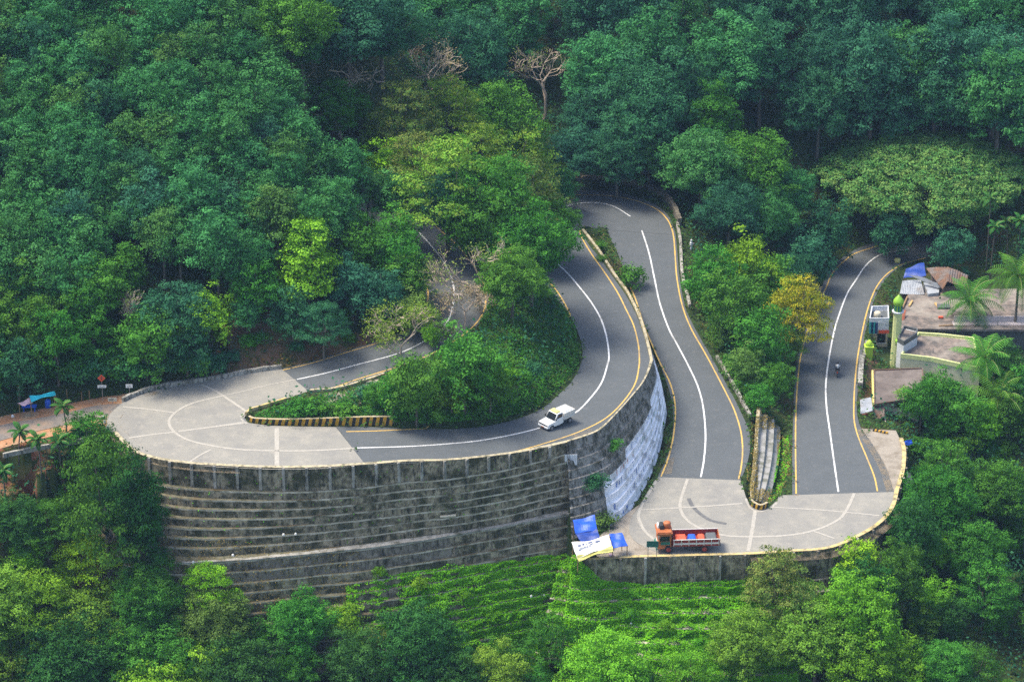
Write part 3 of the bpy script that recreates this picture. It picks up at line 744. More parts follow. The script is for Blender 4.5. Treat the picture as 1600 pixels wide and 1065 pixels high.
sm = Z.copy()
rough = np.sin(GX*.9+np.sin(GY*.7)*1.3)*np.cos(GY*.8+np.sin(GX*.5))*.22+np.sin(GX*2.3+GY*1.7)*.08
Z = np.where(FREE, Z+rough*FREE, Z)
def tz(x, y):
    i = (np.asarray(x)-gx[0])/h; j = (np.asarray(y)-gy[0])/h
    i = np.clip(i, 0, NX-1.001); j = np.clip(j, 0, NY-1.001); a = i.astype(int) if hasattr(i,'astype') else int(i); b = j.astype(int) if hasattr(j,'astype') else int(j)
    u, v = i-a, j-b
    return Z[a,b]*(1-u)*(1-v)+Z[a+1,b]*u*(1-v)+Z[a,b+1]*(1-u)*v+Z[a+1,b+1]*u*v
def tmask(mask, x, y):
    i = np.clip(np.round((np.asarray(x)-gx[0])/h).astype(int), 0, NX-1); j = np.clip(np.round((np.asarray(y)-gy[0])/h).astype(int), 0, NY-1)
    return mask[i,j]
# extended sheet
ex = np.r_[[-900,-500,-250,-130], gx, [130,250,500,900]]; ey = np.r_[[-330,-260,-180,-120], gy, [170,300,600,1200]]
EZ = np.zeros((len(ex),len(ey))); EZ[4:-4,4:-4] = Z
for k in range(3,-1,-1): EZ[k,:] = EZ[k+1,:]
for k in range(len(ex)-4, len(ex)): EZ[k,:] = EZ[k-1,:]
for k, a in zip(range(3,-1,-1), (-8,-14,-20,-26)): EZ[:,k] = EZ[:,4]+a
for k, a in zip(range(len(ey)-4, len(ey)), (14,30,50,60)): EZ[:,k] = EZ[:,len(ey)-5]+a
EX, EY = np.meshgrid(ex, ey, indexing='ij'); nyy = len(ey)
I = (np.arange(len(ex)-1)[:,None]*nyy+np.arange(nyy-1)[None,:]).ravel()
TF = np.stack([I, I+nyy, I+nyy+1, I+1],1)
tme = mesh_np('ground', np.stack([EX.ravel(),EY.ravel(),EZ.ravel()],1), TF, M['terrain'], smooth=True)
ground = bpy.data.objects.new('ground', tme); link(ground); tag(ground, kind='structure')
TI = (np.arange(NX-1)[:,None]*NY+np.arange(NY-1)[None,:]).ravel(); TV = np.stack([GX.ravel(),GY.ravel(),Z.ravel()],1)
BV_T = BVHTree.FromPolygons([tuple(v) for v in TV], [(a, a+NY, a+NY+1, a+1) for a in TI.tolist()])
_V = []; _F = []; off = 0
for V_, F_ in WALLMESH: _V += [tuple(v) for v in V_]; _F += [tuple(int(q)+off for q in f) for f in F_]; off = len(_V)
BV_W = BVHTree.FromPolygons(_V, _F)
def hitall(px, py):
    best = None
    for bv in (BV_ROAD, BV_T, BV_W):
        r = bv.ray_cast(Vector(CAM), Vector(ray(px,py)))
        if r[0] is not None and (best is None or r[3] < best[2]): best = (np.array(r[0]), np.array(r[1]), r[3], bv)
    return best

def drape(name, pxs, mat, z0, dz=.06, st=.45, edge=.0):
    """thin sheet of soil lying on the terrain inside a traced outline"""
    poly = []
    for a, b in pxs:
        r = BV_T.ray_cast(Vector(CAM), Vector(ray(a,b))); poly.append((r[0].x, r[0].y))
    x0, x1 = min(p[0] for p in poly), max(p[0] for p in poly); y0, y1 = min(p[1] for p in poly), max(p[1] for p in poly)
    xs = np.arange(x0, x1, st); ys = np.arange(y0, y1, st); V = {}; L_ = []; Fq = []
    def ins(x, y):
        x += .5*math.sin(y*2.1)+.25*math.sin(y*5.3+x); y += .4*math.sin(x*1.7)
        c = False; n = len(poly)
        for i in range(n):
            a, b = poly[i]; c_, d = poly[(i+1)%n]
            if (b > y) != (d > y) and x < (c_-a)*(y-b)/(d-b)+a: c = not c
        return c
    def vid(i, j):
        if (i,j) not in V: V[(i,j)] = len(L_); L_.append((xs[0]+i*st, ys[0]+j*st, float(tz(xs[0]+i*st, ys[0]+j*st))+dz))
        return V[(i,j)]
    for i in range(len(xs)):
        for j in range(len(ys)):
            if ins(xs[i]+st/2, ys[j]+st/2) and not tmask(ROADM, xs[i]+st/2, ys[j]+st/2): Fq.append((vid(i,j),vid(i+1,j),vid(i+1,j+1),vid(i,j+1)))
    me = mesh_np(name, L_, Fq, mat, smooth=True); return tag(link(bpy.data.objects.new(name, me)), kind='structure')
M['redsoil'] = mat_mottle('red_soil', (.26,.095,.045), (.16,.075,.045), 1.3, (.10,.11,.04), .35)
M['brownsoil'] = mat_mottle('brown_leaf_litter', (.15,.08,.045), (.09,.07,.04), 1.6, (.05,.075,.025), .5)
M['orangesoil'] = mat_mottle('orange_soil', (.42,.17,.07), (.32,.14,.07), 2)
drape('red_soil_bank', [(-40,705),(60,690),(140,690),(150,740),(120,785),(40,800),(-40,800)], M['redsoil'], 0)
drape('brown_soil_bank', [(345,500),(380,470),(450,480),(560,520),(600,525),(590,540),(490,568),(440,580),(360,590)], M['brownsoil'], 0)
drape('soil_scar', [(332,545),(343,545),(350,595),(330,598)], M['orangesoil'], 0, dz=.12)
drape('soil_scar', [(345,505),(365,500),(366,512),(347,516)], M['orangesoil'], 0, dz=.12)
drape('dry_soil_strip', [(500,625),(600,590),(650,575),(660,585),(600,612),(540,632),(500,640)], M['gravel'], 0)
drape('yard', [(1340,540),(1365,540),(1372,580),(1362,640),(1346,640)], M['brownsoil'], 0)
# long grey stone rows on the red bank
kerb('stone_row', [(5,712),(60,700),(120,690),(150,682)], KE, .3, .3, M['wall_light'], 'row of pale stones edging the lower side of the side road', 'stones')

if False:
    pass

def veil(name, col, lo, hi, sc=1.2):
    m, N, L = nt(name); n1 = noise(N, L, sc, 5, .7); n2 = noise(N, L, sc*6, 4, .7)
    f = N.new('ShaderNodeMath'); f.operation = 'MULTIPLY'; L.new(rampf(N, L, n1, .35, .68, lo, hi), f.inputs[0]); L.new(rampf(N, L, n2, .3, .6, .4, 1), f.inputs[1])
    d = N.new('ShaderNodeBsdfDiffuse'); d.inputs[0].default_value = c4(col); t = N.new('ShaderNodeBsdfTransparent'); x = N.new('ShaderNodeMixShader'); o = N.new('ShaderNodeOutputMaterial')
    L.new(f.outputs[0], x.inputs[0]); L.new(t.outputs[0], x.inputs[1]); L.new(d.outputs[0], x.inputs[2]); L.new(x.outputs[0], o.inputs[0]); return m
M['dust'] = veil('road_dust', (.30,.24,.16), .0, .75, .9)
def follow(name, K, d, width, mat, eps, lo=0, hi=None):
    P = K[lo:hi].copy(); t = np.gradient(P[:,:2], axis=0); t /= np.linalg.norm(t,axis=1,keepdims=True)+1e-9; n = np.stack([-t[:,1],t[:,0]],1); V = []
    for s_ in (-.5,.5):
        q = P.copy(); q[:,:2] += n*(d+width*s_)
        for i in range(len(q)):
            z = dropz(q[i,0], q[i,1]); q[i,2] = (z if z is not None and abs(z-P[i,2]) < 1.2 else P[i,2]-.5)+eps
        V.append(q)
    k = len(P); I = np.arange(k-1); me = mesh_np(name, np.vstack(V), np.stack([I+k,I,I+1,I+k+1],1), mat)
    return tag(link(bpy.data.objects.new(name, me)), kind='structure')
def edgeveil(pxs, K, d, w_):
    E_ = resample(catmull([UC(a,b,K) for a,b in pxs]), step=.6); follow('road_dust', E_, d, w_, M['dust'], .010)
edgeveil([(1043,740),(1050,700),(1056,650),(1047,601),(1031,566)], KB, 0, .9); edgeveil(B_R[:9], KB, .35, .9); edgeveil(A_L[:7], KA, -.35, .9); edgeveil(A_R[:8], KA, .35, .9)
edgeveil(C_I[5:], KC, .3, .9); edgeveil(C_O[14:], KC, -.4, .9); edgeveil(D_O[:7], KD, .3, .9); edgeveil(D_I[:5], KD, -.3, .9)
edgeveil(L_O[3:9], KL, -.5, 1.6); edgeveil(R_O[6:12], KR, -.5, 1.4); edgeveil(L_O[9:], KL, -.4, 1.0)
# ---------------------------------------------------------------- foliage
def leaf_quads(C, Nrm, size, asp=.62, rng=RNG):
    n = len(C); Nrm = Nrm/(np.linalg.norm(Nrm,axis=1,keepdims=True)+1e-9)
    r = rng.normal(size=(n,3)); t = np.cross(Nrm, r); t /= np.linalg.norm(t,axis=1,keepdims=True)+1e-9; b = np.cross(Nrm, t)
    s = (size*rng.uniform(.65,1.35,n))[:,None] if np.ndim(size) == 0 else size[:,None]
    t = t*s*.5; b = b*s*.5*asp
    V = np.empty((n,4,3)); V[:,0] = C-t; V[:,1] = C-b; V[:,2] = C+t; V[:,3] = C+b
    return V.reshape(-1,3), np.arange(4*n).reshape(-1,4)
def lobes_leaves(lobes, dens, leaf, up=.5, jit=.8, low=-.45, rng=RNG, rzf=1.0, w=None):
    """lobes -> small leaf tufts on each lobe -> leaves in each tuft"""
    Cs=[]; Ns=[]; Vs=[]; Ws=[]
    for (c, r, rz) in lobes:
        m = 9; n = max(6, int(4*math.pi*r*r*dens*.95/m)); u = rng.normal(size=(n,3)); u /= np.linalg.norm(u,axis=1,keepdims=True)
        u = u[u[:,2] > low-.3*rng.random(len(u))]
        ph = rng.uniform(0,6.28,3); k = 1+.2*np.sin(u[:,0]*4+ph[0])*np.sin(u[:,1]*4+ph[1])
        rad = rng.uniform(.78,1.10,len(u))*k
        P = np.stack([u[:,0]*r, u[:,1]*r, u[:,2]*rz],1)*rad[:,None]+c
        tuft = np.clip(rng.uniform(.0,.75)*.6+rng.beta(1.6,2.2,len(u))*.6,0,1)
        P = np.repeat(P, m, 0); uu = np.repeat(u, m, 0); tv = np.repeat(tuft, m)
        sg = leaf*.95; P = P+rng.normal(size=P.shape)*np.array([sg,sg,sg*.5])
        Cs.append(P); Ns.append(uu*1.1+np.array([0,0,up*.8])+rng.normal(size=P.shape)*jit*.42)
        Vs.append(np.clip(tv+rng.normal(size=len(P))*.1,0,1))
        if w is not None: Ws.append(np.clip(np.repeat(rng.random(len(u)),m)*(w*1.7)-.15,0,1))
    C = np.vstack(Cs); V, Fq = leaf_quads(C, np.vstack(Ns), leaf, rng=rng)
    return V, Fq, np.concatenate(Vs), (np.concatenate(Ws) if w is not None else None)
def dome_lobes(R_, H0, Hs, n, rl, rng, flat=1.0, inner=.3, squash=.8, low=-.35):
    out = []
    for i in range(n):
        z = 1-(1-low)*(i+.5)/n; a = i*2.39996+rng.uniform(-.35,.35); q = math.sqrt(max(0,1-z*z))
        f = rng.uniform(.55,1.08)*(1+.16*math.sin(a*3+z*4))
        c = np.array([R_*q*math.cos(a)*f, R_*q*math.sin(a)*f, H0+Hs*z*f])
        r = rng.uniform(*rl); out.append((c, r, r*squash))
    for i in range(int(n*inner)):
        u = rng.normal(size=3); u /= np.linalg.norm(u); c = u*rng.uniform(.2,.6)*np.array([R_,R_,Hs])+np.array([0,0,H0]); r = rng.uniform(*rl); out.append((c, r, r*squash))
    return out
def trunk_mesh(name, H, r0, limbs, mat, rng, lean=.3, base=-1.2):
    mb = MB(); p = [np.array([0,0,base])]; 
    for k in range(1,6): p.append(np.array([lean*(k/5)**2*math.sin(k), lean*(k/5)*math.cos(k*1.3)*.5, base+(H-base)*k/5]))
    mb.tube(p, [r0*(1-.13*k)*(1.25 if k == 0 else 1) for k in range(6)], 7)
    for (c, f) in limbs:
        a = p[3]*(1-f)+p[5]*f if f else p[4]; m_ = (a+c)/2+np.array([0,0,-.12*np.linalg.norm(c-a)])+rng.normal(size=3)*.12
        mb.tube([a, m_, c], [r0*.42, r0*.26, r0*.1], 5)
    me = bpy.data.meshes.new(name); me.from_pydata(mb.v, [], mb.f); me.materials.append(mat)
    me.polygons.foreach_set('use_smooth', [True]*len(mb.f)); me.update(); return me
PROTO = {}
LEAF = {
 'teal': mat_leaf('teal_foliage', (.024,.125,.036), (.095,.31,.082), objvar=.28),
 'tealmid': mat_leaf('green_plantation_foliage', (.045,.14,.035), (.13,.31,.07), objvar=.2),
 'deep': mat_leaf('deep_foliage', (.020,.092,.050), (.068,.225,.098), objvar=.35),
 'mid': mat_leaf('mid_foliage', (.035,.135,.018), (.12,.33,.042), objvar=.4),
 'fresh': mat_leaf('fresh_foliage', (.09,.24,.015), (.27,.55,.04), objvar=.35),
 'vivid': mat_leaf('vivid_foliage', (.14,.34,.015), (.40,.74,.04), objvar=.1),
 'dark': mat_leaf('dark_green_foliage', (.018,.080,.018), (.065,.20,.042), objvar=.3),
 'lime': mat_leaf('lime_foliage', (.09,.20,.022), (.24,.44,.05), warm=(.36,.36,.06), objvar=.35),
 'olive': mat_leaf('olive_foliage', (.075,.16,.03), (.18,.31,.065), warm=(.33,.25,.07), objvar=.35),
 'yellow': mat_leaf('yellowing_foliage', (.12,.22,.02), (.46,.50,.03), warm=(.66,.44,.03), objvar=0),
 'rain': mat_leaf('olive_canopy_foliage', (.06,.20,.05), (.21,.38,.085), warm=(.42,.33,.10), objvar=.1),
 'ivy': mat_leaf('creeper_foliage', (.05,.28,.010), (.19,.62,.03), warm=(.34,.56,.03), objvar=0),
 'ivymid': mat_leaf('creeper_bush_foliage', (.05,.19,.012), (.17,.44,.025), objvar=.3),
 'bank': mat_leaf('bank_creeper_foliage', (.035,.15,.018), (.12,.36,.045), objvar=0),
 'shrub': mat_leaf('undergrowth_foliage', (.025,.085,.020), (.08,.20,.04), warm=(.17,.10,.035), objvar=0),
 'dry': mat_leaf('dry_grass_foliage', (.16,.17,.045), (.36,.30,.09), warm=(.36,.18,.06), objvar=0),
 'tan': mat_leaf('dry_twig_foliage', (.30,.22,.14), (.46,.36,.22), warm=(.3,.32,.1), objvar=0),
}
def proto(kind, var):
    key = (kind, var)
    if key in PROTO: return PROTO[key]
    rng = np.random.default_rng(abs(hash(kind)) % 1 + sum(map(ord,kind))*17+var*101)
    w = None; mat = M['bark']; r0 = .2
    if kind == 'rubber':
        H, Rr = 8.5, 2.5; lob = dome_lobes(2.35, 5.6, 2.8, 52, (.42,.78), rng, squash=.8, low=-.75); dens, leaf = 30, .215
    elif kind == 'round':
        H, Rr = 12.5, 5.4; lob = dome_lobes(4.8, 7.6, 4.6, 135, (.6,1.15), rng, squash=.75, low=-.65); dens, leaf = 21, .26; r0=.33
    elif kind == 'tall':
        H, Rr = 14, 4.0; lob = dome_lobes(3.4, 8.4, 5.9, 110, (.55,1.05), rng, squash=.8, low=-.8); dens, leaf = 21, .26; r0=.3
    elif kind == 'small':
        H, Rr = 6.5, 2.9; lob = dome_lobes(2.5, 3.6, 2.8, 62, (.36,.72), rng, squash=.75, low=-.85); dens, leaf = 34, .21; r0=.14
    elif kind == 'feather':   # tiered, spreading
        H, Rr = 10, 4.6; lob = []
        for t in range(5):
            zz = 4.6+t*1.2; rr = 4.6*(1-.13*t-.05*(t-1.5)**2*.3)*(1 if t else .8); n = int(13*(rr/4.4)**1.3)+3
            for i in range(n):
                a = i*6.283/n+rng.uniform(-.3,.3)+t; q = rr*rng.uniform(.45,1.0); r = rng.uniform(.6,1.15)
                lob.append((np.array([q*math.cos(a), q*math.sin(a), zz+rng.uniform(-.25,.25)-.09*q]), r, r*.22))
        dens, leaf = 26, .21; w = .35; r0=.24
    elif kind == 'tier':
        H, Rr = 8, 3.3; lob = []
        for t in range(7):
            zz = 2.6+t*.85; rr = 3.3*(1-.11*t); n = int(9*(rr/3.3))+3
            for i in range(n):
                a = i*6.283/n+rng.uniform(-.3,.3)+t*.7; q = rr*rng.uniform(.55,1.0); r = rng.uniform(.55,.9)
                lob.append((np.array([q*math.cos(a), q*math.sin(a), zz-.12*q]), r, r*.3))
        dens, leaf = 26, .25; r0=.17
    elif kind == 'umbrella':
        H, Rr = 11, 12; lob = []
        for i in range(330):
            q = 11.8*math.sqrt((i+.5)/330); a = i*2.39996+rng.uniform(-.15,.15); zz = 10.6-3.3*(q/11.8)**2.2+rng.uniform(-.35,.35)
            r = rng.uniform(.7,1.15); lob.append((np.array([q*math.cos(a), q*math.sin(a)*.9, zz]), r, r*.38))
        for i in range(120):
            q = 10.8*math.sqrt(rng.uniform(.05,1)); a = rng.uniform(0,6.28); zz = 7.8-2.4*(q/10.8)**2+rng.uniform(-1.0,.4)
            r = rng.uniform(.9,1.5); lob.append((np.array([q*math.cos(a), q*math.sin(a)*.9, zz]), r, r*.5))
        dens, leaf = 22, .25; w = .26; r0=.55
    elif kind == 'bush':
        H, Rr = 2.2, 1.5; lob = dome_lobes(1.15, 1.0, .9, 16, (.38,.62), rng, squash=.85, low=-.5); dens, leaf = 32, .2; r0=.06
    elif kind == 'cover':   # tree draped with creepers
        H, Rr = 7.5, 1.8; lob = dome_lobes(1.45, 4.2, 3.3, 34, (.5,.85), rng, squash=1.1, low=-.9); dens, leaf = 20, .26
    elif kind == 'sparse':
        H, Rr = 8, 3.8; lob = []
        for i in range(34):
            u = rng.normal(size=3); u[2] = abs(u[2])*.8-.1; u /= np.linalg.norm(u); r = rng.uniform(.45,.8)
            lob.append((u*np.array([3.2,3.2,2.6])*rng.uniform(.75,1)+np.array([0,0,5]), r, r*.45))
        dens, leaf = 13, .24; w=.4; r0=.15; mat = M['bark_pale']
    V, Fq, v, ww = lobes_leaves(lob, dens, leaf, rng=rng, w=w)
    cm = mesh_np('crown', V, Fq, LEAF['mid'], v, ww)
    cand = [l[0] for l in lob if l[0][2] > 0]; rng.shuffle(cand)
    nl = 26 if kind == 'umbrella' else (10 if kind in ('round','tall','feather','sparse') else 5)
    zt = max(l[0][2] for l in lob)*.72
    tm = trunk_mesh('trunk', zt*.85, r0, [(c, rng.uniform(0,.8)) for c in cand[:nl]], mat, rng, lean=.4)
    PROTO[key] = (cm, tm, H, Rr); return PROTO[key]
NAMES = {'rubber':'rubber_tree','round':'broadleaf_tree','tall':'broadleaf_tree','small':'small_tree','feather':'feathery_tree','tier':'tiered_tree','umbrella':'umbrella_tree','bush':'shrub','cover':'creeper_covered_tree','sparse':'sparse_tree'}
TREES = []
def put_tree(kind, x, y, z, s, colour, label, group=None, sz=None, var=None, cat='tree'):
    cm, tm, H, Rr = proto(kind, RNG.integers(0, {'umbrella':1,'round':4,'rubber':5,'tall':3,'cover':1}.get(kind,3)) if var is None else var)
    e = empty(NAMES[kind], (x, y, z), float(RNG.uniform(0,6.28)) if kind != 'umbrella' else 0.0)
    e.scale = (s, s, sz or s*float(RNG.uniform(.9,1.12)))
    tag(e, label, 'shrub' if kind == 'bush' else cat, group)
    for nm, me in (('crown',cm),('trunk',tm)):
        o = bpy.data.objects.new(nm, me); link(o, e)
        if nm == 'crown': o.material_slots[0].link = 'OBJECT'; o.material_slots[0].material = LEAF[colour]
    TREES.append((x, y, s*Rr, kind)); return e
def place(px, py, hc):
    """ground point whose point hc above it lies on this pixel's ray"""
    d = ray(px, py); t = np.linspace(180, 640, 2400); P = CAM[None]+t[:,None]*d[None]
    inside = (P[:,0] > gx[0]+1) & (P[:,0] < gx[-1]-1) & (P[:,1] > gy[0]+1) & (P[:,1] < gy[-1]-1)
    g = np.where(inside, tz(P[:,0], P[:,1]), -1e3 if True else 0); k = np.argmax((P[:,2]-g-hc < 0) & inside)
    if not ((P[:,2]-g-hc < 0) & inside).any(): return None
    return P[k,0], P[k,1], float(g[k])
CENTRE = {'rubber':6.3,'round':8.6,'tall':9.5,'small':4.3,'feather':7.2,'tier':5,'umbrella':9.0,'bush':1.0,'cover':4.4,'sparse':5.5}
def tree_at(px, py, kind, s, colour, label, group=None, road_ok=False, y=None, wob=True, **kw):
    if y is not None:      # stand at a chosen depth, stretched in height to reach the ray
        d = ray(px,py); t = (y-CAM[1])/d[1]; p = CAM+d*t; g = float(tz(p[0],p[1]))
        hgt = p[2]-g; sz = float(np.clip(hgt/CENTRE[kind], .75*s, 1.55*s)); g = p[2]-sz*CENTRE[kind] if hgt/CENTRE[kind] < .75*s else g
        return put_tree(kind, p[0], p[1], g, s, colour, label, group, sz=sz, **kw)
    q = place(px, py, CENTRE[kind]*s)
    if q is None: return None
    if tmask(ROADM, q[0], q[1]) or tmask(PLAT, q[0], q[1]):
        if not road_ok: return None
    return put_tree(kind, q[0], q[1], q[2], s, colour, label, group, **kw)
def pin_poly(px, py, poly):
    c = False; n = len(poly)
    for i in range(n):
        x1,y1 = poly[i]; x2,y2 = poly[(i+1)%n]
        if (y1 > py) != (y2 > py) and px < (x2-x1)*(py-y1)/(y2-y1)+x1: c = not c
    return c
AVOID = []
def region(poly, dx, dy, kinds, colours, srange, label, group, skip=()):
    xs = [p[0] for p in poly]; ys = [p[1] for p in poly]; n = 0; r = 0
    y = min(ys)+dy*.4
    while y < max(ys):
        x = min(xs)+dx*(.25 if r % 2 else .75)
        while x < max(xs):
            a, b = x+RNG.uniform(-.3,.3)*dx, y+RNG.uniform(-.3,.3)*dy
            if pin_poly(a, b, poly) and not any(abs(a-q[0])<q[2] and abs(b-q[1])<q[3] for q in AVOID) and not any((a-q[0])**2/q[2]**2+(b-q[1])**2/q[3]**2 < 1 for q in skip):
                kd = kinds[RNG.integers(len(kinds))]; cl = colours[RNG.integers(len(colours))]
                if tree_at(a, b, kd, float(RNG.uniform(*srange)), cl, label, group): n += 1
            x += dx
        y += dy; r += 1
    print('region', group, n)
AVOID = [(135,890,75,60),(325,905,60,55),(470,975,50,40),(1215,905,75,45),(1340,870,50,40),(1165,1000,50,45),(200,430,35,60),(480,405,50,50)]
# ------------------------------------------------- forest regions
region([(-70,-70),(470,-70),(500,60),(560,150),(610,215),(640,300),(585,330),(500,345),(420,385),(350,430),(300,400),(200,395),(100,420),(-70,440)], 54, 43,
       ['rubber'], ['teal','teal','teal','teal','deep','teal','tealmid'], (.95,1.3), 'teal green plantation tree packed among many alike on the upper left hillside', 'plantation trees on the upper left hillside', skip=((530,135,52,50),))
region([(-60,440),(100,425),(150,410),(180,470),(320,450),(350,490),(330,545),(240,580),(110,585),(-60,600)], 58, 46,
       ['small','rubber','small'], ['mid','teal','mid','deep'], (1.0,1.4), 'bushy green tree in the belt directly above the left side road and hairpin', 'trees above the side road')
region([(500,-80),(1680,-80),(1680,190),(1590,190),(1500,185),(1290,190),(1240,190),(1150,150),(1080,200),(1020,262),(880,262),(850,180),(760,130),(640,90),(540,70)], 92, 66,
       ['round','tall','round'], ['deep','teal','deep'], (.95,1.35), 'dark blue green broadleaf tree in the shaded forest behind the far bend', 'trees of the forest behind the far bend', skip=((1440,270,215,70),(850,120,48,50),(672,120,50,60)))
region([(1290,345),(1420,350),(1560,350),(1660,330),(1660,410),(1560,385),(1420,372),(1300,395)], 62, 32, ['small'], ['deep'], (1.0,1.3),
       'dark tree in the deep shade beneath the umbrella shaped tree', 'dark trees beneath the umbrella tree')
region([(1430,640),(1500,610),(1640,600),(1660,1120),(1150,1120),(1160,985),(1290,940),(1380,880),(1405,800),(1425,720)], 74, 58,
       ['round','small','feather','small'], ['mid','mid','dark','fresh','dark','lime'], (.55,.95), 'green tree in the thicket on the lower right slope', 'trees of the lower right thicket')
region([(-60,790),(60,790),(200,845),(330,930),(560,990),(760,1010),(1000,1030),(1150,1010),(1150,1130),(-60,1130)], 78, 60,
       ['small','feather','round'], ['mid','fresh','mid','lime','dark'], (.6,1.0), 'green tree in the foreground valley below the terraced wall', 'trees of the foreground valley')
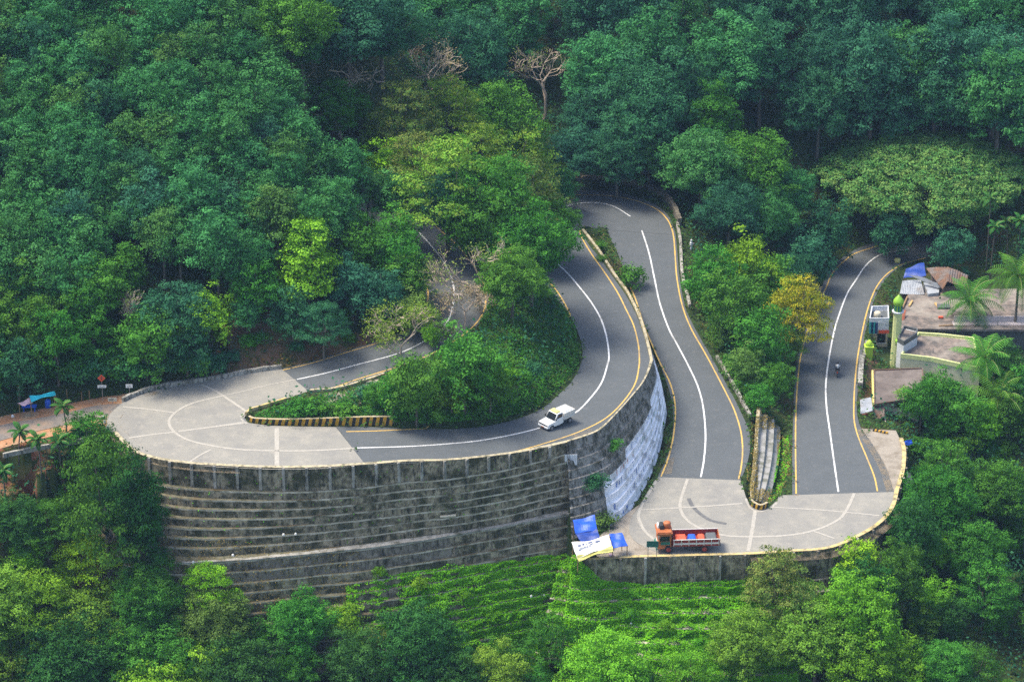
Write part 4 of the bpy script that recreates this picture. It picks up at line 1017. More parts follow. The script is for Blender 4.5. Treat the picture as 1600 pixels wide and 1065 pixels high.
# ------------------------------------------------- single trees, each with its own label
ONE = [
 (455,30,'round',1.0,'mid','lighter green crown at the top edge above the left plantation'),
 (520,160,'round',.75,'mid','rounded green tree just below the tan bare tree on the upper hillside'),
 (608,245,'small',1.35,'vivid','vivid green tree among darker crowns above the climbing road'),
 (596,205,'small',1.0,'fresh','top tuft of vivid green tree left of the yellow green trees'),
 (635,180,'feather',1.2,'olive','olive feathery tree under the pinkish bare tree'),
 (700,165,'feather',1.2,'lime','pale yellow green feathery tree left of the forest gap'),
 (775,190,'round',1.1,'mid','rounded light green tree at the left edge of the dark forest'),
 (700,255,'feather',1.55,'lime','broad yellow topped tree above the climbing road'),
 (800,235,'feather',1.4,'lime','yellow green spreading tree left of the far bend'),
 (765,300,'round',1.1,'mid','green crown in the middle of the knoll trees above the bare tree'),
 (820,300,'feather',1.4,'olive','olive green tree leaning over the far bend road'),
 (700,320,'round',.75,'deep','dark green crown above the climbing road edge'),
 (830,375,'round',1.0,'mid','green layered tree overhanging the upper road on the knoll'),
 (800,425,'round',.75,'mid','rounded tree on the knoll right of the tall bare tree'),
 (650,235,'feather',1.2,'olive','olive yellow tree right of the vivid green tree'),
 (745,235,'feather',1.2,'lime','sunlit yellow green crown at the middle of the knoll trees'),
 (850,340,'round',.8,'mid','green crown hanging over the inside of the far bend'),
 (745,345,'small',1.5,'mid','green tree behind the tall pale forked bare tree'),
 (878,290,'small',.9,'teal','small teal tree beside the far bend parapet'),
 (905,225,'round',.8,'deep','dark crown directly behind the parapet of the far bend'),
 (965,240,'round',.75,'deep','dark tree behind the middle of the far bend parapet'),
 (1015,225,'round',.8,'teal','teal crown between the far bend and the big rounded tree'),
 (930,170,'round',.9,'deep','large dark crown standing back from the far bend'),
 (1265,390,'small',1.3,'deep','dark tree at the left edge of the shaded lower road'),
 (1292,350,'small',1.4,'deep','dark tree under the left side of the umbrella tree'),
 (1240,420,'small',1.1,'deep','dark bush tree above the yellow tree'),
 (1115,190,'tall',.95,'mid','pale topped crown rising above the big round tree'),
 (1095,250,'round',1.0,'teal','wide green tree left part beside the far bend'),
 (1170,245,'round',1.15,'mid','big rounded green tree between the far bend and the umbrella tree'),
 (1225,290,'round',.8,'teal','green tree tucked against the left side of the umbrella tree'),
 (1140,320,'round',.8,'deep','dark lower crown beneath the big rounded tree by the far bend'),
 (1200,345,'round',.7,'teal','shaded crown above the light green roadside trees'),
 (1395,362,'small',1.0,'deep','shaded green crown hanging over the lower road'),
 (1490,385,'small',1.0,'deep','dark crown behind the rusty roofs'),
 (1165,410,'small',1.6,'fresh','light green tree top between the middle and lower roads'),
 (1112,430,'small',1.3,'mid','bushy green tree beside the right edge of the middle road'),
 (1205,440,'small',1.5,'mid','green tree behind the yellow tree between the two roads'),
 (1150,475,'small',1.5,'mid','dark stemmed green tree in the middle of the roadside strip'),
 (1195,520,'small',1.35,'mid','green tree just left of the yellowing tree'),
 (1130,510,'small',.75,'olive','low olive bush tree above the bend of the middle road'),
 (1165,560,'small',.85,'olive','rounded olive bush tree on the bank between the two roads'),
 (1215,590,'small',.8,'mid','dark green bush tree at the left edge of the lower road'),
 (1185,615,'small',.7,'mid','lowest bush tree above the short ribbed wall'),
 (1248,478,'feather',1.08,'yellow','yellow and orange tree leaning over the lower road'),
 (1232,535,'small',.75,'olive','thin olive tree below the yellow tree'),
 (480,400,'tier',1.25,'fresh','bright tiered tree with flat leafy layers in front of the plantation'),
 (575,408,'tier',.5,'lime','small yellow green leafy tuft right of the bright tiered tree'),
 (560,375,'small',1.3,'mid','green tree between the tiered tree and the climbing road'),
 (620,355,'small',1.2,'mid','tree covering the upper end of the climbing road'),
 (625,410,'small',1.2,'mid','dense green tree left of the climbing road centre line'),
 (550,440,'small',1.2,'deep','dark green tree below the tiered tree'),
 (600,460,'small',1.1,'deep','dark crown behind the half bare roadside tree'),
 (505,500,'feather',.72,'deep','dark flat layered tree over the inner edge of the climbing road'),
 (455,480,'small',1.0,'deep','dark tree at the top of the brown bank'),
 (395,440,'small',1.2,'mid','green tree right of the light green roadside bush tree'),
 (325,480,'small',1.15,'fresh','light green bush tree on the left of the brown bank'),
 (385,480,'small',.8,'teal','teal bush tree above the brown bank'),
 (200,420,'cover',1.05,'mid','narrow tree draped in creepers on a bare pale trunk'),
 (250,520,'small',1.2,'mid','rounded light tree above the two white roadside signs'),
 (75,500,'small',1.3,'mid','bright bushy tree above the stall with the cyan roof'),
 (650,600,'small',1.2,'mid','wide bushy tree on the inner bank below the climbing road'),
 (725,562,'small',1.5,'mid','green tree at the centre of the inner bank'),
 (615,612,'small',.8,'mid','bush tree on the left part of the inner bank'),
 (765,590,'small',1.05,'mid','low bush tree above the road where the white pickup drives'),
 (585,612,'small',.55,'mid','small bush tree at the left end of the inner bank'),
 (675,520,'small',.42,'fresh','tiny bright round tree beside the half bare tree'),
 (705,605,'small',.8,'lime','pale bush tree in front of the green inner bank tree'),
 (135,715,'feather',1.0,'mid','wide feathery tree covering the left end of the terraced wall'),
 (205,720,'feather',.75,'mid','feathery tree touching the left rim of the upper hairpin'),
 (185,790,'round',.65,'dark','dark round tree below the feathery tree at the left wall end'),
 (110,790,'small',1.15,'mid','green tree below the red soil bank on the left'),
 (225,800,'small',.8,'dark','dark tree hugging the left end of the terraced wall'),
 (35,810,'tall',.62,'dark','dark conical tree at the left picture edge'),
 (135,885,'feather',1.05,'vivid','brilliant light green spreading tree in the lower left foreground'),
 (60,935,'feather',1.05,'fresh','bright green tree left of the brightest foreground tree'),
 (230,915,'round',.7,'mid','rounded mid green tree in front of the wall foot on the left'),
 (322,905,'feather',.8,'vivid','bright feathery tree in front of the terraced wall'),
 (330,960,'round',.8,'olive','olive tree with brown patches below the bright feathery tree'),
 (130,975,'round',.85,'lime','broad lime green tree low in the left foreground'),
 (205,1000,'round',.8,'mid','leafy green tree at the bottom left'),
 (470,975,'round',.7,'mid','rounded vivid green tree below the middle of the terraced wall'),
 (540,965,'small',.8,'fresh','fresh green tree at the foot of the ivy terraces'),
 (590,1005,'feather',.7,'olive','olive yellow tree at the bottom of the ivy terraces'),
 (860,1010,'feather',.85,'mid','feathery tree at the bottom centre of the picture'),
 (790,1035,'small',1.0,'mid','low green tree at the bottom edge below the ivy terraces'),
 (960,1015,'small',1.1,'fresh','fresh green bush tree below the road workers shack'),
 (1215,905,'feather',.95,'olive','wide flat topped feathery tree in front of the lower wall'),
 (1335,868,'small',1.15,'vivid','bright green dense tree against the lower hairpin wall'),
 (1350,915,'round',.72,'dark','dull dark green tree in front of the bright dense tree'),
 (1165,1000,'round',.75,'lime','lime green conical tree at the bottom right of centre'),
 (1400,1025,'small',1.2,'fresh','pale fresh green tree near the bottom right'),
 (1440,985 if False else 965,'small',.8,'lime','yellow green leafy sapling in the lower right thicket'),
 (1500,640,'small',1.15,'mid','green tree in front of the coconut palms and the low houses'),
 (1440,625,'small',.95,'mid','green tree overlapping the brown flat roof'),
 (1530,655,'small',1.0,'fresh','light yellow green tree below the coconut palms'),
 (1480,720,'feather',.8,'mid','spreading tree right of the gravel lay by'),
 (1560,760,'round',.75,'mid','rounded tree on the right slope below the houses'),
 (1450,790,'feather',.7,'mid','tree right beside the curved end of the lower hairpin'),
 (1520,850,'round',.8,'mid','large crown in the middle of the right slope'),
]
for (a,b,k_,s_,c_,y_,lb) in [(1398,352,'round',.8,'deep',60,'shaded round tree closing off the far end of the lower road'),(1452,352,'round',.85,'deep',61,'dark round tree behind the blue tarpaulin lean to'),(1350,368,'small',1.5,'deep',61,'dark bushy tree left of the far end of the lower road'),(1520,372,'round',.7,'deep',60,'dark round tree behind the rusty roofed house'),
  (160,728,'feather',1.3,'mid',-38,'broad feathery tree hiding the left end of the terraced wall below the hairpin rim'),(212,772,'tall',.8,'dark',-39.5,'dark round tree against the lower left end of the terraced wall'),
  (1428,800,'round',.6,'dark',-27,'dark round tree hugging the right end of the lower hairpin wall'),(1405,868,'round',.55,'mid',-34,'green round tree below the right end of the lower hairpin wall'),
  (1262,890,'feather',.7,'olive',-41,'small feathery tree touching the top of the lower hairpin wall')]:
    tree_at(a,b,k_,s_,c_,lb,y=y_)
ONE += [(1468,612,'small',1.0,'mid','green tree in front of the lower yellow band of the mosque'),(1565,565,'small',1.1,'dark','dark green tree right of the mosque under the palms'),(1598,600,'small',1.1,'mid','green tree at the right edge below the pale parapet'),(1575,640,'small',1.0,'mid','green tree below the coconut palm at the right edge'),
 (640,425,'small',1.15,'mid','green tree at the left edge of the climbing road bend'),(648,475,'small',.95,'olive','olive tree between the half bare tree and the climbing road')]
for t in ONE: tree_at(t[0],t[1],t[2],t[3],t[4],t[5], road_ok=True)
tree_at(1432,285,'umbrella',1.0,'rain','giant umbrella shaped tree with an olive brown flat canopy at the upper right', y=58, sz=None) if False else None
q_ = place(1440, 258, 9.8)
e_ = put_tree('umbrella', q_[0], q_[1], q_[2], 1.2, 'rain', 'giant umbrella shaped tree with an olive brown flat canopy at the upper right', sz=None)
print('umbrella', e_.location[:], PX(np.array(e_.location)+[0,0,10]))
# small bushes
for (a,b,s_,c_,lb) in [(985,428,1.45,'mid','bushy shrub overhanging the divider wall between the upper and middle roads'),(938,378,.6,'mid','small dark weed clump at the tip of the divider'),
    (930,750,1.0,'deep','dark shrub growing out of the curved painted wall'),(958,690,.75,'mid','green shrub sprouting near the top of the curved painted wall'),
    (940,812,1.2,'olive','leafy olive shrub standing behind the blue tarpaulin shack'),
    (470,632,1.25,'mid','round shrub on the grassy island of the upper hairpin'),(500,632,1.1,'mid','second round shrub on the hairpin island right of the first'),(540,640,1.0,'mid','low shrub behind the tallest stretch of striped guard wall'),
    (940,560 if False else 400,.5,'mid','small weed on the divider near its tip')]:
    hit_ = hitall(a, b+14*s_)
    if hit_ is None: continue
    p = hit_[0]; put_tree('bush', p[0], p[1], p[2]-.3, s_, c_, lb)
def bushes(pts, s0, s1, colours, label, group):
    for a, b in pts:
        a += RNG.uniform(-10,10); b += RNG.uniform(-5,5); r = hitall(a, b)
        if r is None or r[3] is BV_ROAD or tmask(ROADM, r[0][0], r[0][1]): continue
        put_tree('bush', r[0][0], r[0][1], r[0][2]-.3, float(RNG.uniform(s0,s1)), colours[RNG.integers(len(colours))], label, group)
bushes([(x, 603-(x/330.0)*22-((x*7)%11)) for x in range(-10,335,17)]+[(x, 588-(x/330.0)*22-((x*5)%9)) for x in range(-5,330,21)], .9, 1.6, ['mid','deep','mid','teal'], 'bushy shrub in the hedge of undergrowth just above the side road and hairpin', 'shrubs along the foot of the left hillside')
bushes([(360+i*24, 560-((i*13)%50)-i*3) for i in range(9)], .5, .9, ['mid','deep'], 'low shrub on the brown soil bank above the climbing road', 'shrubs on the brown soil bank')
bushes([(545+i*24, 640-i*2-((i*17)%28)) for i in range(12)]+[(600+i*28, 615-((i*11)%30)) for i in range(9)], .7, 1.2, ['mid','mid','fresh','deep'], 'green shrub on the inner bank between the upper and climbing roads', 'shrubs on the inner bank')
bushes([(600+(i*97)%520, 900+(i*53)%150) for i in range(13)], .5, .9, ['ivymid','ivymid','fresh'], 'leafy bush among the bright creepers on the lower terraces', 'bushes among the creepers')
bushes([(1075+i*9+((i*7)%9), 455+i*17) for i in range(10)]+[(1180+((i*29)%40), 560+i*11) for i in range(8)], .7, 1.2, ['mid','olive','mid'], 'shrub on the planted strip between the middle and lower roads', 'shrubs between the middle and lower roads')
bushes([(1420+(i*37)%180, 640+(i*61)%120) for i in range(14)], .9, 1.5, ['mid','fresh','lime'], 'shrub among the low houses and palms on the right', 'shrubs around the houses')
# ------------------------------------------------- bare trees
def bare_tree(px, py_base, z, H, spread, seed, label, leaves=0, col='tan', pale=True, name='bare_tree', twigdens=1.0):
    rng = random.Random(seed); base = hitall(px, py_base) if z is None else None
    b = base[0] if z is None else np.array(z)
    root = empty(name, b); tag(root, label, 'tree'); mb = MB(); tips = []
    def grow(p, d, ln, r, lev):
        p = Vector(p); d = Vector(d).normalized(); pts = [p]; rr = [r]; n = 3
        for k in range(n):
            d = (d+Vector((rng.uniform(-.22,.22), rng.uniform(-.22,.22), rng.uniform(-.05,.18)))).normalized(); p = p+d*ln/n; pts.append(p); rr.append(r*(1-.4*(k+1)/n))
        mb.tube(pts, [max(q_,.032) for q_ in rr], 6 if lev < 2 else 3, caps=False)
        if lev >= 5: tips.append(p); return
        for q in range(3 if lev < 4 else 2):
            a = rng.uniform(0, 6.28); sp = spread*rng.uniform(.55,1.1)
            side = Vector((math.cos(a), math.sin(a), 0)); side = (side-d*side.dot(d)).normalized() if (side-d*side.dot(d)).length > .01 else side
            grow(pts[-1] if q else pts[-2], d*(1-sp*.35)+side*sp, ln*rng.uniform(.62,.82), rr[-1]*.8, lev+1)
    grow((0,0,-.4), (rng.uniform(-.1,.1),0,1), H*.30, H*.022, 0)
    me = bpy.data.meshes.new('branches'); me.from_pydata(mb.v, [], mb.f); me.materials.append(M['bark_pale'] if pale else M['bark']); me.update()
    link(bpy.data.objects.new('branches', me), root)
    if leaves:
        rg2 = np.random.default_rng(seed); C = np.array([t[:] for t in tips]); C = np.repeat(C, leaves, 0)+rg2.normal(size=(len(tips)*leaves,3))*.35
        V, Fq = leaf_quads(C, rg2.normal(size=C.shape)+[0,0,.6], .22, rng=rg2)
        link(bpy.data.objects.new('leaves', mesh_np('leaves', V, Fq, LEAF[col], rg2.random(len(C)), rg2.random(len(C))*.4)), root)
    return root
def bare_free(px, py, H, **kw):
    q = place(px, py, H*.6); return q
for (a,b,H,sp,sd,lb,lv,cl,pl,tw) in [
    (530,105,13,1.05,4,'tan bare spreading tree standing above the upper left plantation',5,'tan',True,0),
    (672,80,15,.8,5,'tall pinkish brown bare tree at the top centre',8,'tan',True,0),
    (850,85,13,.85,6,'grey green bare tree against the dark forest left of the far bend',3,'olive',True,0),
    (1580,30,13,.9,8,'purplish bare tree at the top right corner',4,'tan',True,0),
    (752,488,12.5,.8,9,'tall pale forked bare tree on the knoll beside the climbing road',5,'olive',True,1),
    (727,512,7.5,1.0,10,'low twiggy bare tree in front of the climbing road bend',9,'tan',True,1),
    (628,574,9.5,.98,12,'half bare roadside tree with pale limbs and yellow green leaves',16,'lime',True,1),
    (1262,445,4,.8,14,'small dry bare tree behind the yellow tree',5,'tan',True,0),
    (195,470,9,.6,15,'pale forked trunk standing among the lower left trees',2,'olive',True,0),
    (700,540,4,.8,16,'dark thin leaning tree on the edge of the climbing road',4,'mid',False,1)]:
    if tw: q = hitall(a,b)[0]
    else: q = place(a, b, H*.72)
    if q is not None: bare_tree(a, b, q, H, sp, sd, lb, lv, cl, pl)
# ------------------------------------------------- palms
def palm(px, py_top, H, label, kind='coconut', base=None, seed=0):
    rng = random.Random(seed+31)
    q = place(px, py_top, H) if base is None else base
    if q is None: return
    root = empty('coconut_palm' if kind == 'coconut' else 'areca_palm', q); tag(root, label, 'palm')
    r = .2 if kind == 'coconut' else .09; lx, ly = rng.uniform(-.5,.5), rng.uniform(-.5,.5)
    pts = [(lx*(k/6)**2, ly*(k/6)**2, -.6+(H+.6)*k/6) for k in range(7)]
    MB().tube(pts, [r*(1.3 if k == 0 else 1-.05*k) for k in range(7)], 7).build('trunk', M['bark'], root, smooth=True)
    top = Vector(pts[-1]); nf, LN = (24, 4.5) if kind == 'coconut' else (13, 1.5)
    mb = MB(); V = []; vv = []
    for k in range(nf):
        a = k*2.39996+rng.uniform(-.2,.2); el = (1.25-1.75*(k/nf))+rng.uniform(-.15,.15); ln = LN*rng.uniform(.85,1.1); p = top.copy(); n = 9; pp = [p.copy()]
        for s_ in range(n):
            e2 = el-1.45*(s_/n)**1.3; p = p+Vector((math.cos(a)*math.cos(e2), math.sin(a)*math.cos(e2), math.sin(e2)))*ln/n; pp.append(p.copy())
        mb.tube(pp, [.05*(1-.09*i) for i in range(n+1)], 3, caps=False)
        side = Vector((-math.sin(a), math.cos(a), 0))
        for s_ in range(1, n+1):
            for half in (0,.5):
                c = pp[s_]*(1-half)+pp[s_-1]*half; t = (pp[s_]-pp[s_-1]).normalized(); wl = ln*.27*math.sin(math.pi*min(1,(s_-half)/n*.85+.12))
                for sg in (-1,1):
                    dr = (side*sg*.75+t*.45-Vector((0,0,.42 if kind == 'coconut' else .2))).normalized(); tip = c+dr*wl
                    wdt = t*.075
                    V += [c-wdt, c+wdt, tip+wdt*.3, tip-wdt*.3]; vv.append(rng.random()*.5+.5*(1-k/nf))
    V = np.array([v[:] for v in V]); Fq = np.arange(len(V)).reshape(-1,4)
    cr = bpy.data.objects.new('fronds', mesh_np('fronds', V, Fq, LEAF['dark' if kind != 'coconut' else 'mid'], vv, np.zeros(len(vv)))); link(cr, root)
    mb.build('frond_stalks', M['stalk'], root)
    if kind == 'coconut':
        m2 = MB()
        for k in range(8):
            a = k*.8; m2.lathe((top[0]+.28*math.cos(a), top[1]+.28*math.sin(a), top[2]-.45-.1*(k%2)), [(0.02,-.15),(.13,-.05),(.14,.06),(.02,.16)], 6)
        m2.build('coconuts', M['husk'], root)
M['stalk'] = mat_plain('frond_stalk', (.22,.26,.06)); M['husk'] = mat_plain('coconut_husk', (.30,.16,.05))
palm(1521,468,6.0,'coconut palm with orange nuts rising in front of the long pale parapet','coconut',seed=1)
palm(1538,560,5.5,'coconut palm nearest the yellow banded mosque wall','coconut',seed=2)
palm(1592,432,9.5,'tall coconut palm at the right picture edge','coconut',seed=3)
palm(1560,625,4.5,'short coconut palm low on the right among thicket trees','coconut',seed=4)
for i,(a,b,H,lb) in enumerate([(1549,310,11,'tallest slender areca palm in front of the dark forest'),(1553,352,8,'slender bare palm stem beside the tallest areca palm'),(1579,350,7.5,'slender areca palm with drooping head left of the last palm'),(1596,345,8.5,'slender areca palm at the far right edge'),
    (102,636,3.6,'young palm standing beside the side road verge'),(28,700,3.6,'small palm at the left edge above the red bank'),(62,704,4.2,'small palm on the red soil bank second from the left'),(92,690,3.8,'light green small palm on the red soil bank'),(132,690,3.8,'palm just below the stone edge of the side road'),(5,735,3.2,'dark palm cut by the left picture edge')]):
    palm(a,b,H,lb,'areca',seed=10+i)
# ------------------------------------------------- undergrowth (uncountable)
def scatter(name, n, fmask, size, colour, lift=(.05,.7), pxpoly=None, label=None, warmf=None):
    x = RNG.uniform(gx[0]+1, gx[-1]-1, n); y = RNG.uniform(gy[0]+1, gy[-1]-1, n); m_ = fmask(x, y); x, y = x[m_], y[m_]
    z = tz(x, y); P = np.stack([x,y,z],1)
    v_ = P-CAM; wz = v_@FW; ax = 800+F*v_[:,0]/wz; ay = 532.5-F*(v_@UP)/wz
    k = (ax > -120) & (ax < 1720) & (ay > -60) & (ay < 1130); P = P[k]; ax, ay = ax[k], ay[k]
    lump = (np.sin(P[:,0]*1.7+np.sin(P[:,1]*1.3)*1.5)*np.cos(P[:,1]*1.9+np.sin(P[:,0]*1.1))+1)/2
    P[:,2] += RNG.uniform(lift[0], lift[1], len(P))*(.25+lump*1.3)
    V, Fq = leaf_quads(P, RNG.normal(size=P.shape)*.55+np.array([0,-.2,1]), size)
    w_ = np.clip(RNG.random(len(P))*warmf(P, ax, ay), 0, 1) if warmf else np.zeros(len(P))
    o = bpy.data.objects.new(name, mesh_np(name, V, Fq, LEAF[colour], np.clip(lump*.7+RNG.normal(size=len(P))*.2,0,1), w_)); link(o)
    return tag(o, label, name.replace('_',' '), kind='stuff')
free = lambda x, y: ~(tmask(ROADM,x,y)|tmask(BAND,x,y)|tmask(PLAT,x,y))
scatter('undergrowth', 330000, free, .34, 'shrub', label='dark green undergrowth covering the forest floor between the trees and along the banks', warmf=lambda P,ax,ay: np.where((ax>330)&(ax<600)&(ay>470)&(ay<590), 1.3, np.where((ax<180)&(ay>690)&(ay<790), 1.6, .35)))
EM = ROADM.copy()
for _ in range(2):
    EM = EM | np.roll(EM,1,0) | np.roll(EM,-1,0) | np.roll(EM,1,1) | np.roll(EM,-1,1)
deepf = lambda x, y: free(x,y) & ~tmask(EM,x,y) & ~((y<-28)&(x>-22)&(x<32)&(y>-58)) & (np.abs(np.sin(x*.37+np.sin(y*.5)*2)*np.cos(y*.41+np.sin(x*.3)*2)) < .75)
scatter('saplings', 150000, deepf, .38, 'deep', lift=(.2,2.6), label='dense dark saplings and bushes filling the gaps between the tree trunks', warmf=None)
def pxscatter(name, poly, n, size, colour, label, lift=(.03,.35), skew=0, warm=.3, keep=None):
    xs = [p[0] for p in poly]; ys = [p[1] for p in poly]; P = []; Nn = []
    while n > 0:
        a, b = RNG.uniform(min(xs),max(xs)), RNG.uniform(min(ys),max(ys)); n -= 1
        if not pin_poly(a,b,poly): continue
        if keep and not keep(a,b): continue
        r = hitall(a,b)
        if r is None or r[3] is BV_ROAD: continue
        nn = r[1] if r[1][2] > 0 or abs(r[1][2]) < .3 else -r[1]
        if nn@(CAM-r[0]) < 0: nn = -nn
        ls_ = .35+1.0*max(0,math.sin(r[0][0]*1.1+math.sin(r[0][2]*1.3)*2.4+math.sin(r[0][0]*.37)*3)*math.sin(r[0][2]*.9+r[0][0]*.5+1.7*math.sin(r[0][0]*.9))); P.append(r[0]+nn*RNG.uniform(*lift)*ls_); Nn.append(nn*.6+np.array([0,0,.7])+RNG.normal(size=3)*.45)
    P = np.array(P); V, Fq = leaf_quads(P, np.array(Nn), size)
    lump = (np.sin(P[:,0]*1.3+P[:,2]*1.1)*np.cos(P[:,1]*1.6+P[:,0]*.7)+1)/2
    o = bpy.data.objects.new(name, mesh_np(name, V, Fq, LEAF[colour], np.clip(lump*.7+RNG.normal(size=len(P))*.2,0,1), RNG.random(len(P))*warm)); link(o)
    return tag(o, label, name.replace('_',' '), kind='stuff')
def ivykeep(a, b):
    # creepers hang over each ledge: dense on the right, banded gaps on the left
    f = min(1, max(0, (a-530)/240)); g = .5+.38*math.sin(b*.36+a*.038+1.2*math.sin(a*.021))+.5*math.sin(a*.05+b*.03)*math.sin(b*.045)+.3*math.sin(a*.13)
    return RNG.random() < .3+.7*f and g > .60-.95*f
pxscatter('creepers', [(540,915),(640,892),(760,880),(850,866),(900,868),(940,905),(1010,912),(1140,905),(1270,905),(1270,1065),(600,1065),(545,985)], 170000, .22, 'ivy', 'bright green creepers draped over the lower terraces below the shack', lift=(.02,.5), keep=ivykeep, warm=.3)
pxscatter('bank_creepers', [(760,470),(800,455),(880,430),(890,470),(900,520),(905,570),(880,600),(840,635),(780,655),(660,662),(590,655),(560,640),(640,600),(740,540)], 60000, .22, 'bank', 'dense green creepers covering the inner bank above the upper road', lift=(.05,.8), warm=0)
pxscatter('dry_grass', [(1172,650),(1200,650),(1240,700),(1228,760),(1200,790),(1175,790),(1165,740),(1176,700)], 9000, .2, 'dry', 'yellowish dry grass and weeds along the strip between the middle and lower roads', lift=(.02,.3), keep=lambda a,b: not (1184<a<1214 and 670<b<765))
pxscatter('verge_grass', [(1218,690),(1232,680),(1236,720),(1222,770),(1205,785),(1206,765)], 3500, .2, 'ivy', 'bright green grass at the foot of the short ribbed wall', lift=(.02,.35), warm=.2)
pxscatter('island_grass', [(395,655),(400,646),(430,636),(470,625),(520,615),(600,600),(620,650),(560,655),(470,660),(400,660)], 9000, .2, 'mid', 'grass and weeds on the island inside the upper hairpin', lift=(.02,.35), warm=0)
pxscatter('divider_weeds', [(912,360),(948,362),(965,410),(990,455),(1003,500),(1012,545),(1003,520),(985,478),(965,445),(940,405)], 3500, .2, 'dry', 'mixed weeds along the divider wall between the upper and middle roads', lift=(.02,.3), keep=lambda a,b: RNG.random()<.7)
pxscatter('bank_grass', [(1070,420),(1100,520),(1140,590),(1175,650),(1210,655),(1170,600),(1120,520),(1085,430)], 7000, .22, 'dry', 'dry straw coloured grass along the outer edge of the middle road', lift=(.02,.4), keep=lambda a,b: RNG.random()<.75)
pxscatter('wall_weeds', [(200,830),(560,860),(560,960),(380,960),(220,900)], 3500, .17, 'dry', 'brownish weeds growing on the lower ledges of the terraced wall', lift=(.02,.15))
pxscatter('wall_tufts', [(230,735),(880,700),(880,800),(560,850),(230,860)], 1800, .15, 'ivy', 'small green tufts rooted in the ledges of the terraced wall', lift=(.02,.12), keep=lambda a,b: math.sin(a*.31)*math.sin(b*.23+a*.02) > .55)
print('trees', len(TREES))
# ---------------------------------------------------------------- paints
P_ = lambda n, c, r=.5, **k: M.setdefault(n, mat_plain(n, c, r, **k))
P_('white_paint', (.80,.80,.77), .35); P_('dark_glass', (.02,.025,.03), .08, spec=.6); P_('tyre', (.03,.03,.03), .85); P_('steel', (.35,.35,.36), .45, metal=.6)
P_('truck_orange', (.48,.15,.05), var=.35); P_('truck_maroon', (.28,.04,.035)); P_('truck_cream', (.66,.64,.58)); P_('truck_green', (.03,.16,.12)); P_('black_trim', (.03,.03,.03), .6)
P_('tarp_blue', (.02,.11,.62), .45, var=.35); P_('tarp_navy', (.02,.06,.30), .5, var=.3); P_('tarp_cyan', (.02,.50,.62), .45); P_('banner_white', (.78,.76,.70), .6); P_('banner_yellow', (.75,.68,.22), .6); P_('red_cloth', (.62,.10,.04), .7)
P_('lime_plaster', (.64,.68,.30), .7, var=.2); P_('pale_yellow_plaster', (.66,.64,.44), .75, var=.2); P_('dome_green', (.28,.52,.05), .4); P_('white_plaster', (.66,.68,.70), .75, var=.25); P_('cream_plaster', (.60,.54,.40), .8, var=.25)
P_('wood', (.28,.18,.09), .8); P_('bright_wood', (.55,.36,.14), .8); P_('sign_red', (.62,.08,.03), .5); P_('sign_green', (.03,.13,.10), .6); P_('teal_poster', (.03,.28,.30), .6); P_('navy_poster', (.02,.05,.16), .6)
P_('skin', (.22,.11,.06), .6); P_('shirt_white', (.70,.70,.68), .8); P_('trousers_dark', (.03,.035,.05), .8); P_('dark_grey_and_shade', (.10,.11,.11), .6); P_('pink_cloth', (.62,.42,.46), .7); P_('lime_leafpaint', (.42,.62,.05), .6)
M['roof_concrete'] = mat_mottle('weathered_flat_roof', (.22,.175,.145), (.10,.09,.08), .8, (.30,.265,.22), .25, contrast=(.42,.58))
M['roof_dark'] = mat_mottle('brown_flat_roof', (.15,.12,.105), (.10,.085,.075), .9, (.19,.16,.14), .3)
M['rust'] = mat_mottle('rusted_sheet', (.20,.11,.07), (.11,.075,.055), 1.4, (.16,.15,.14), .6)
M['metal_sheet'] = mat_mottle('grey_metal_sheet', (.36,.38,.40), (.26,.28,.30), 1.0, (.20,.18,.16), .7)
M['red_tile'] = mat_mottle('red_tile', (.34,.11,.06), (.22,.08,.05), 3)
def sheet(corners, name, mat, parent, nu=10, nv=8, wav=.06, ripple=0, thick=.03, sag=0, seed=0):
    """corners a,b,c,d in world; wavy thin solid"""
    a,b,c,d = [np.array(q, float) for q in corners]; rg = random.Random(seed); ph = [rg.uniform(0,6) for _ in range(4)]; V = []
    for k in (0,1):
        for i in range(nu+1):
            for j in range(nv+1):
                u, v = i/nu, j/nv; p = (a*(1-u)+b*u)*(1-v)+(d*(1-u)+c*u)*v
                dz = wav*(math.sin(u*7+ph[0]+v*3)+math.sin(v*9+ph[1]-u*4))*.5+ripple*(1 if i%2 else -1)-sag*math.sin(math.pi*u)*math.sin(math.pi*v)
                V.append(p+[0,0,dz-k*thick])
    n1 = (nu+1)*(nv+1); f = []
    for i in range(nu):
        for j in range(nv):
            q = i*(nv+1)+j; t = (q, q+nv+1, q+nv+2, q+1); f.append(t); f.append(tuple(n1+x for x in t[::-1]))
    for i in range(nu):
        for j in (0,nv): q = i*(nv+1)+j; f.append((q, q+nv+1, q+nv+1+n1, q+n1))
    for j in range(nv):
        for i in (0,nu): q = i*(nv+1)+j; f.append((q, q+1, q+1+n1, q+n1))
    mb = MB(); mb.add(V, f); return mb.build(name, mat, parent)
def quadpx(lst): return [U(a,b,z) for a,b,z in lst]
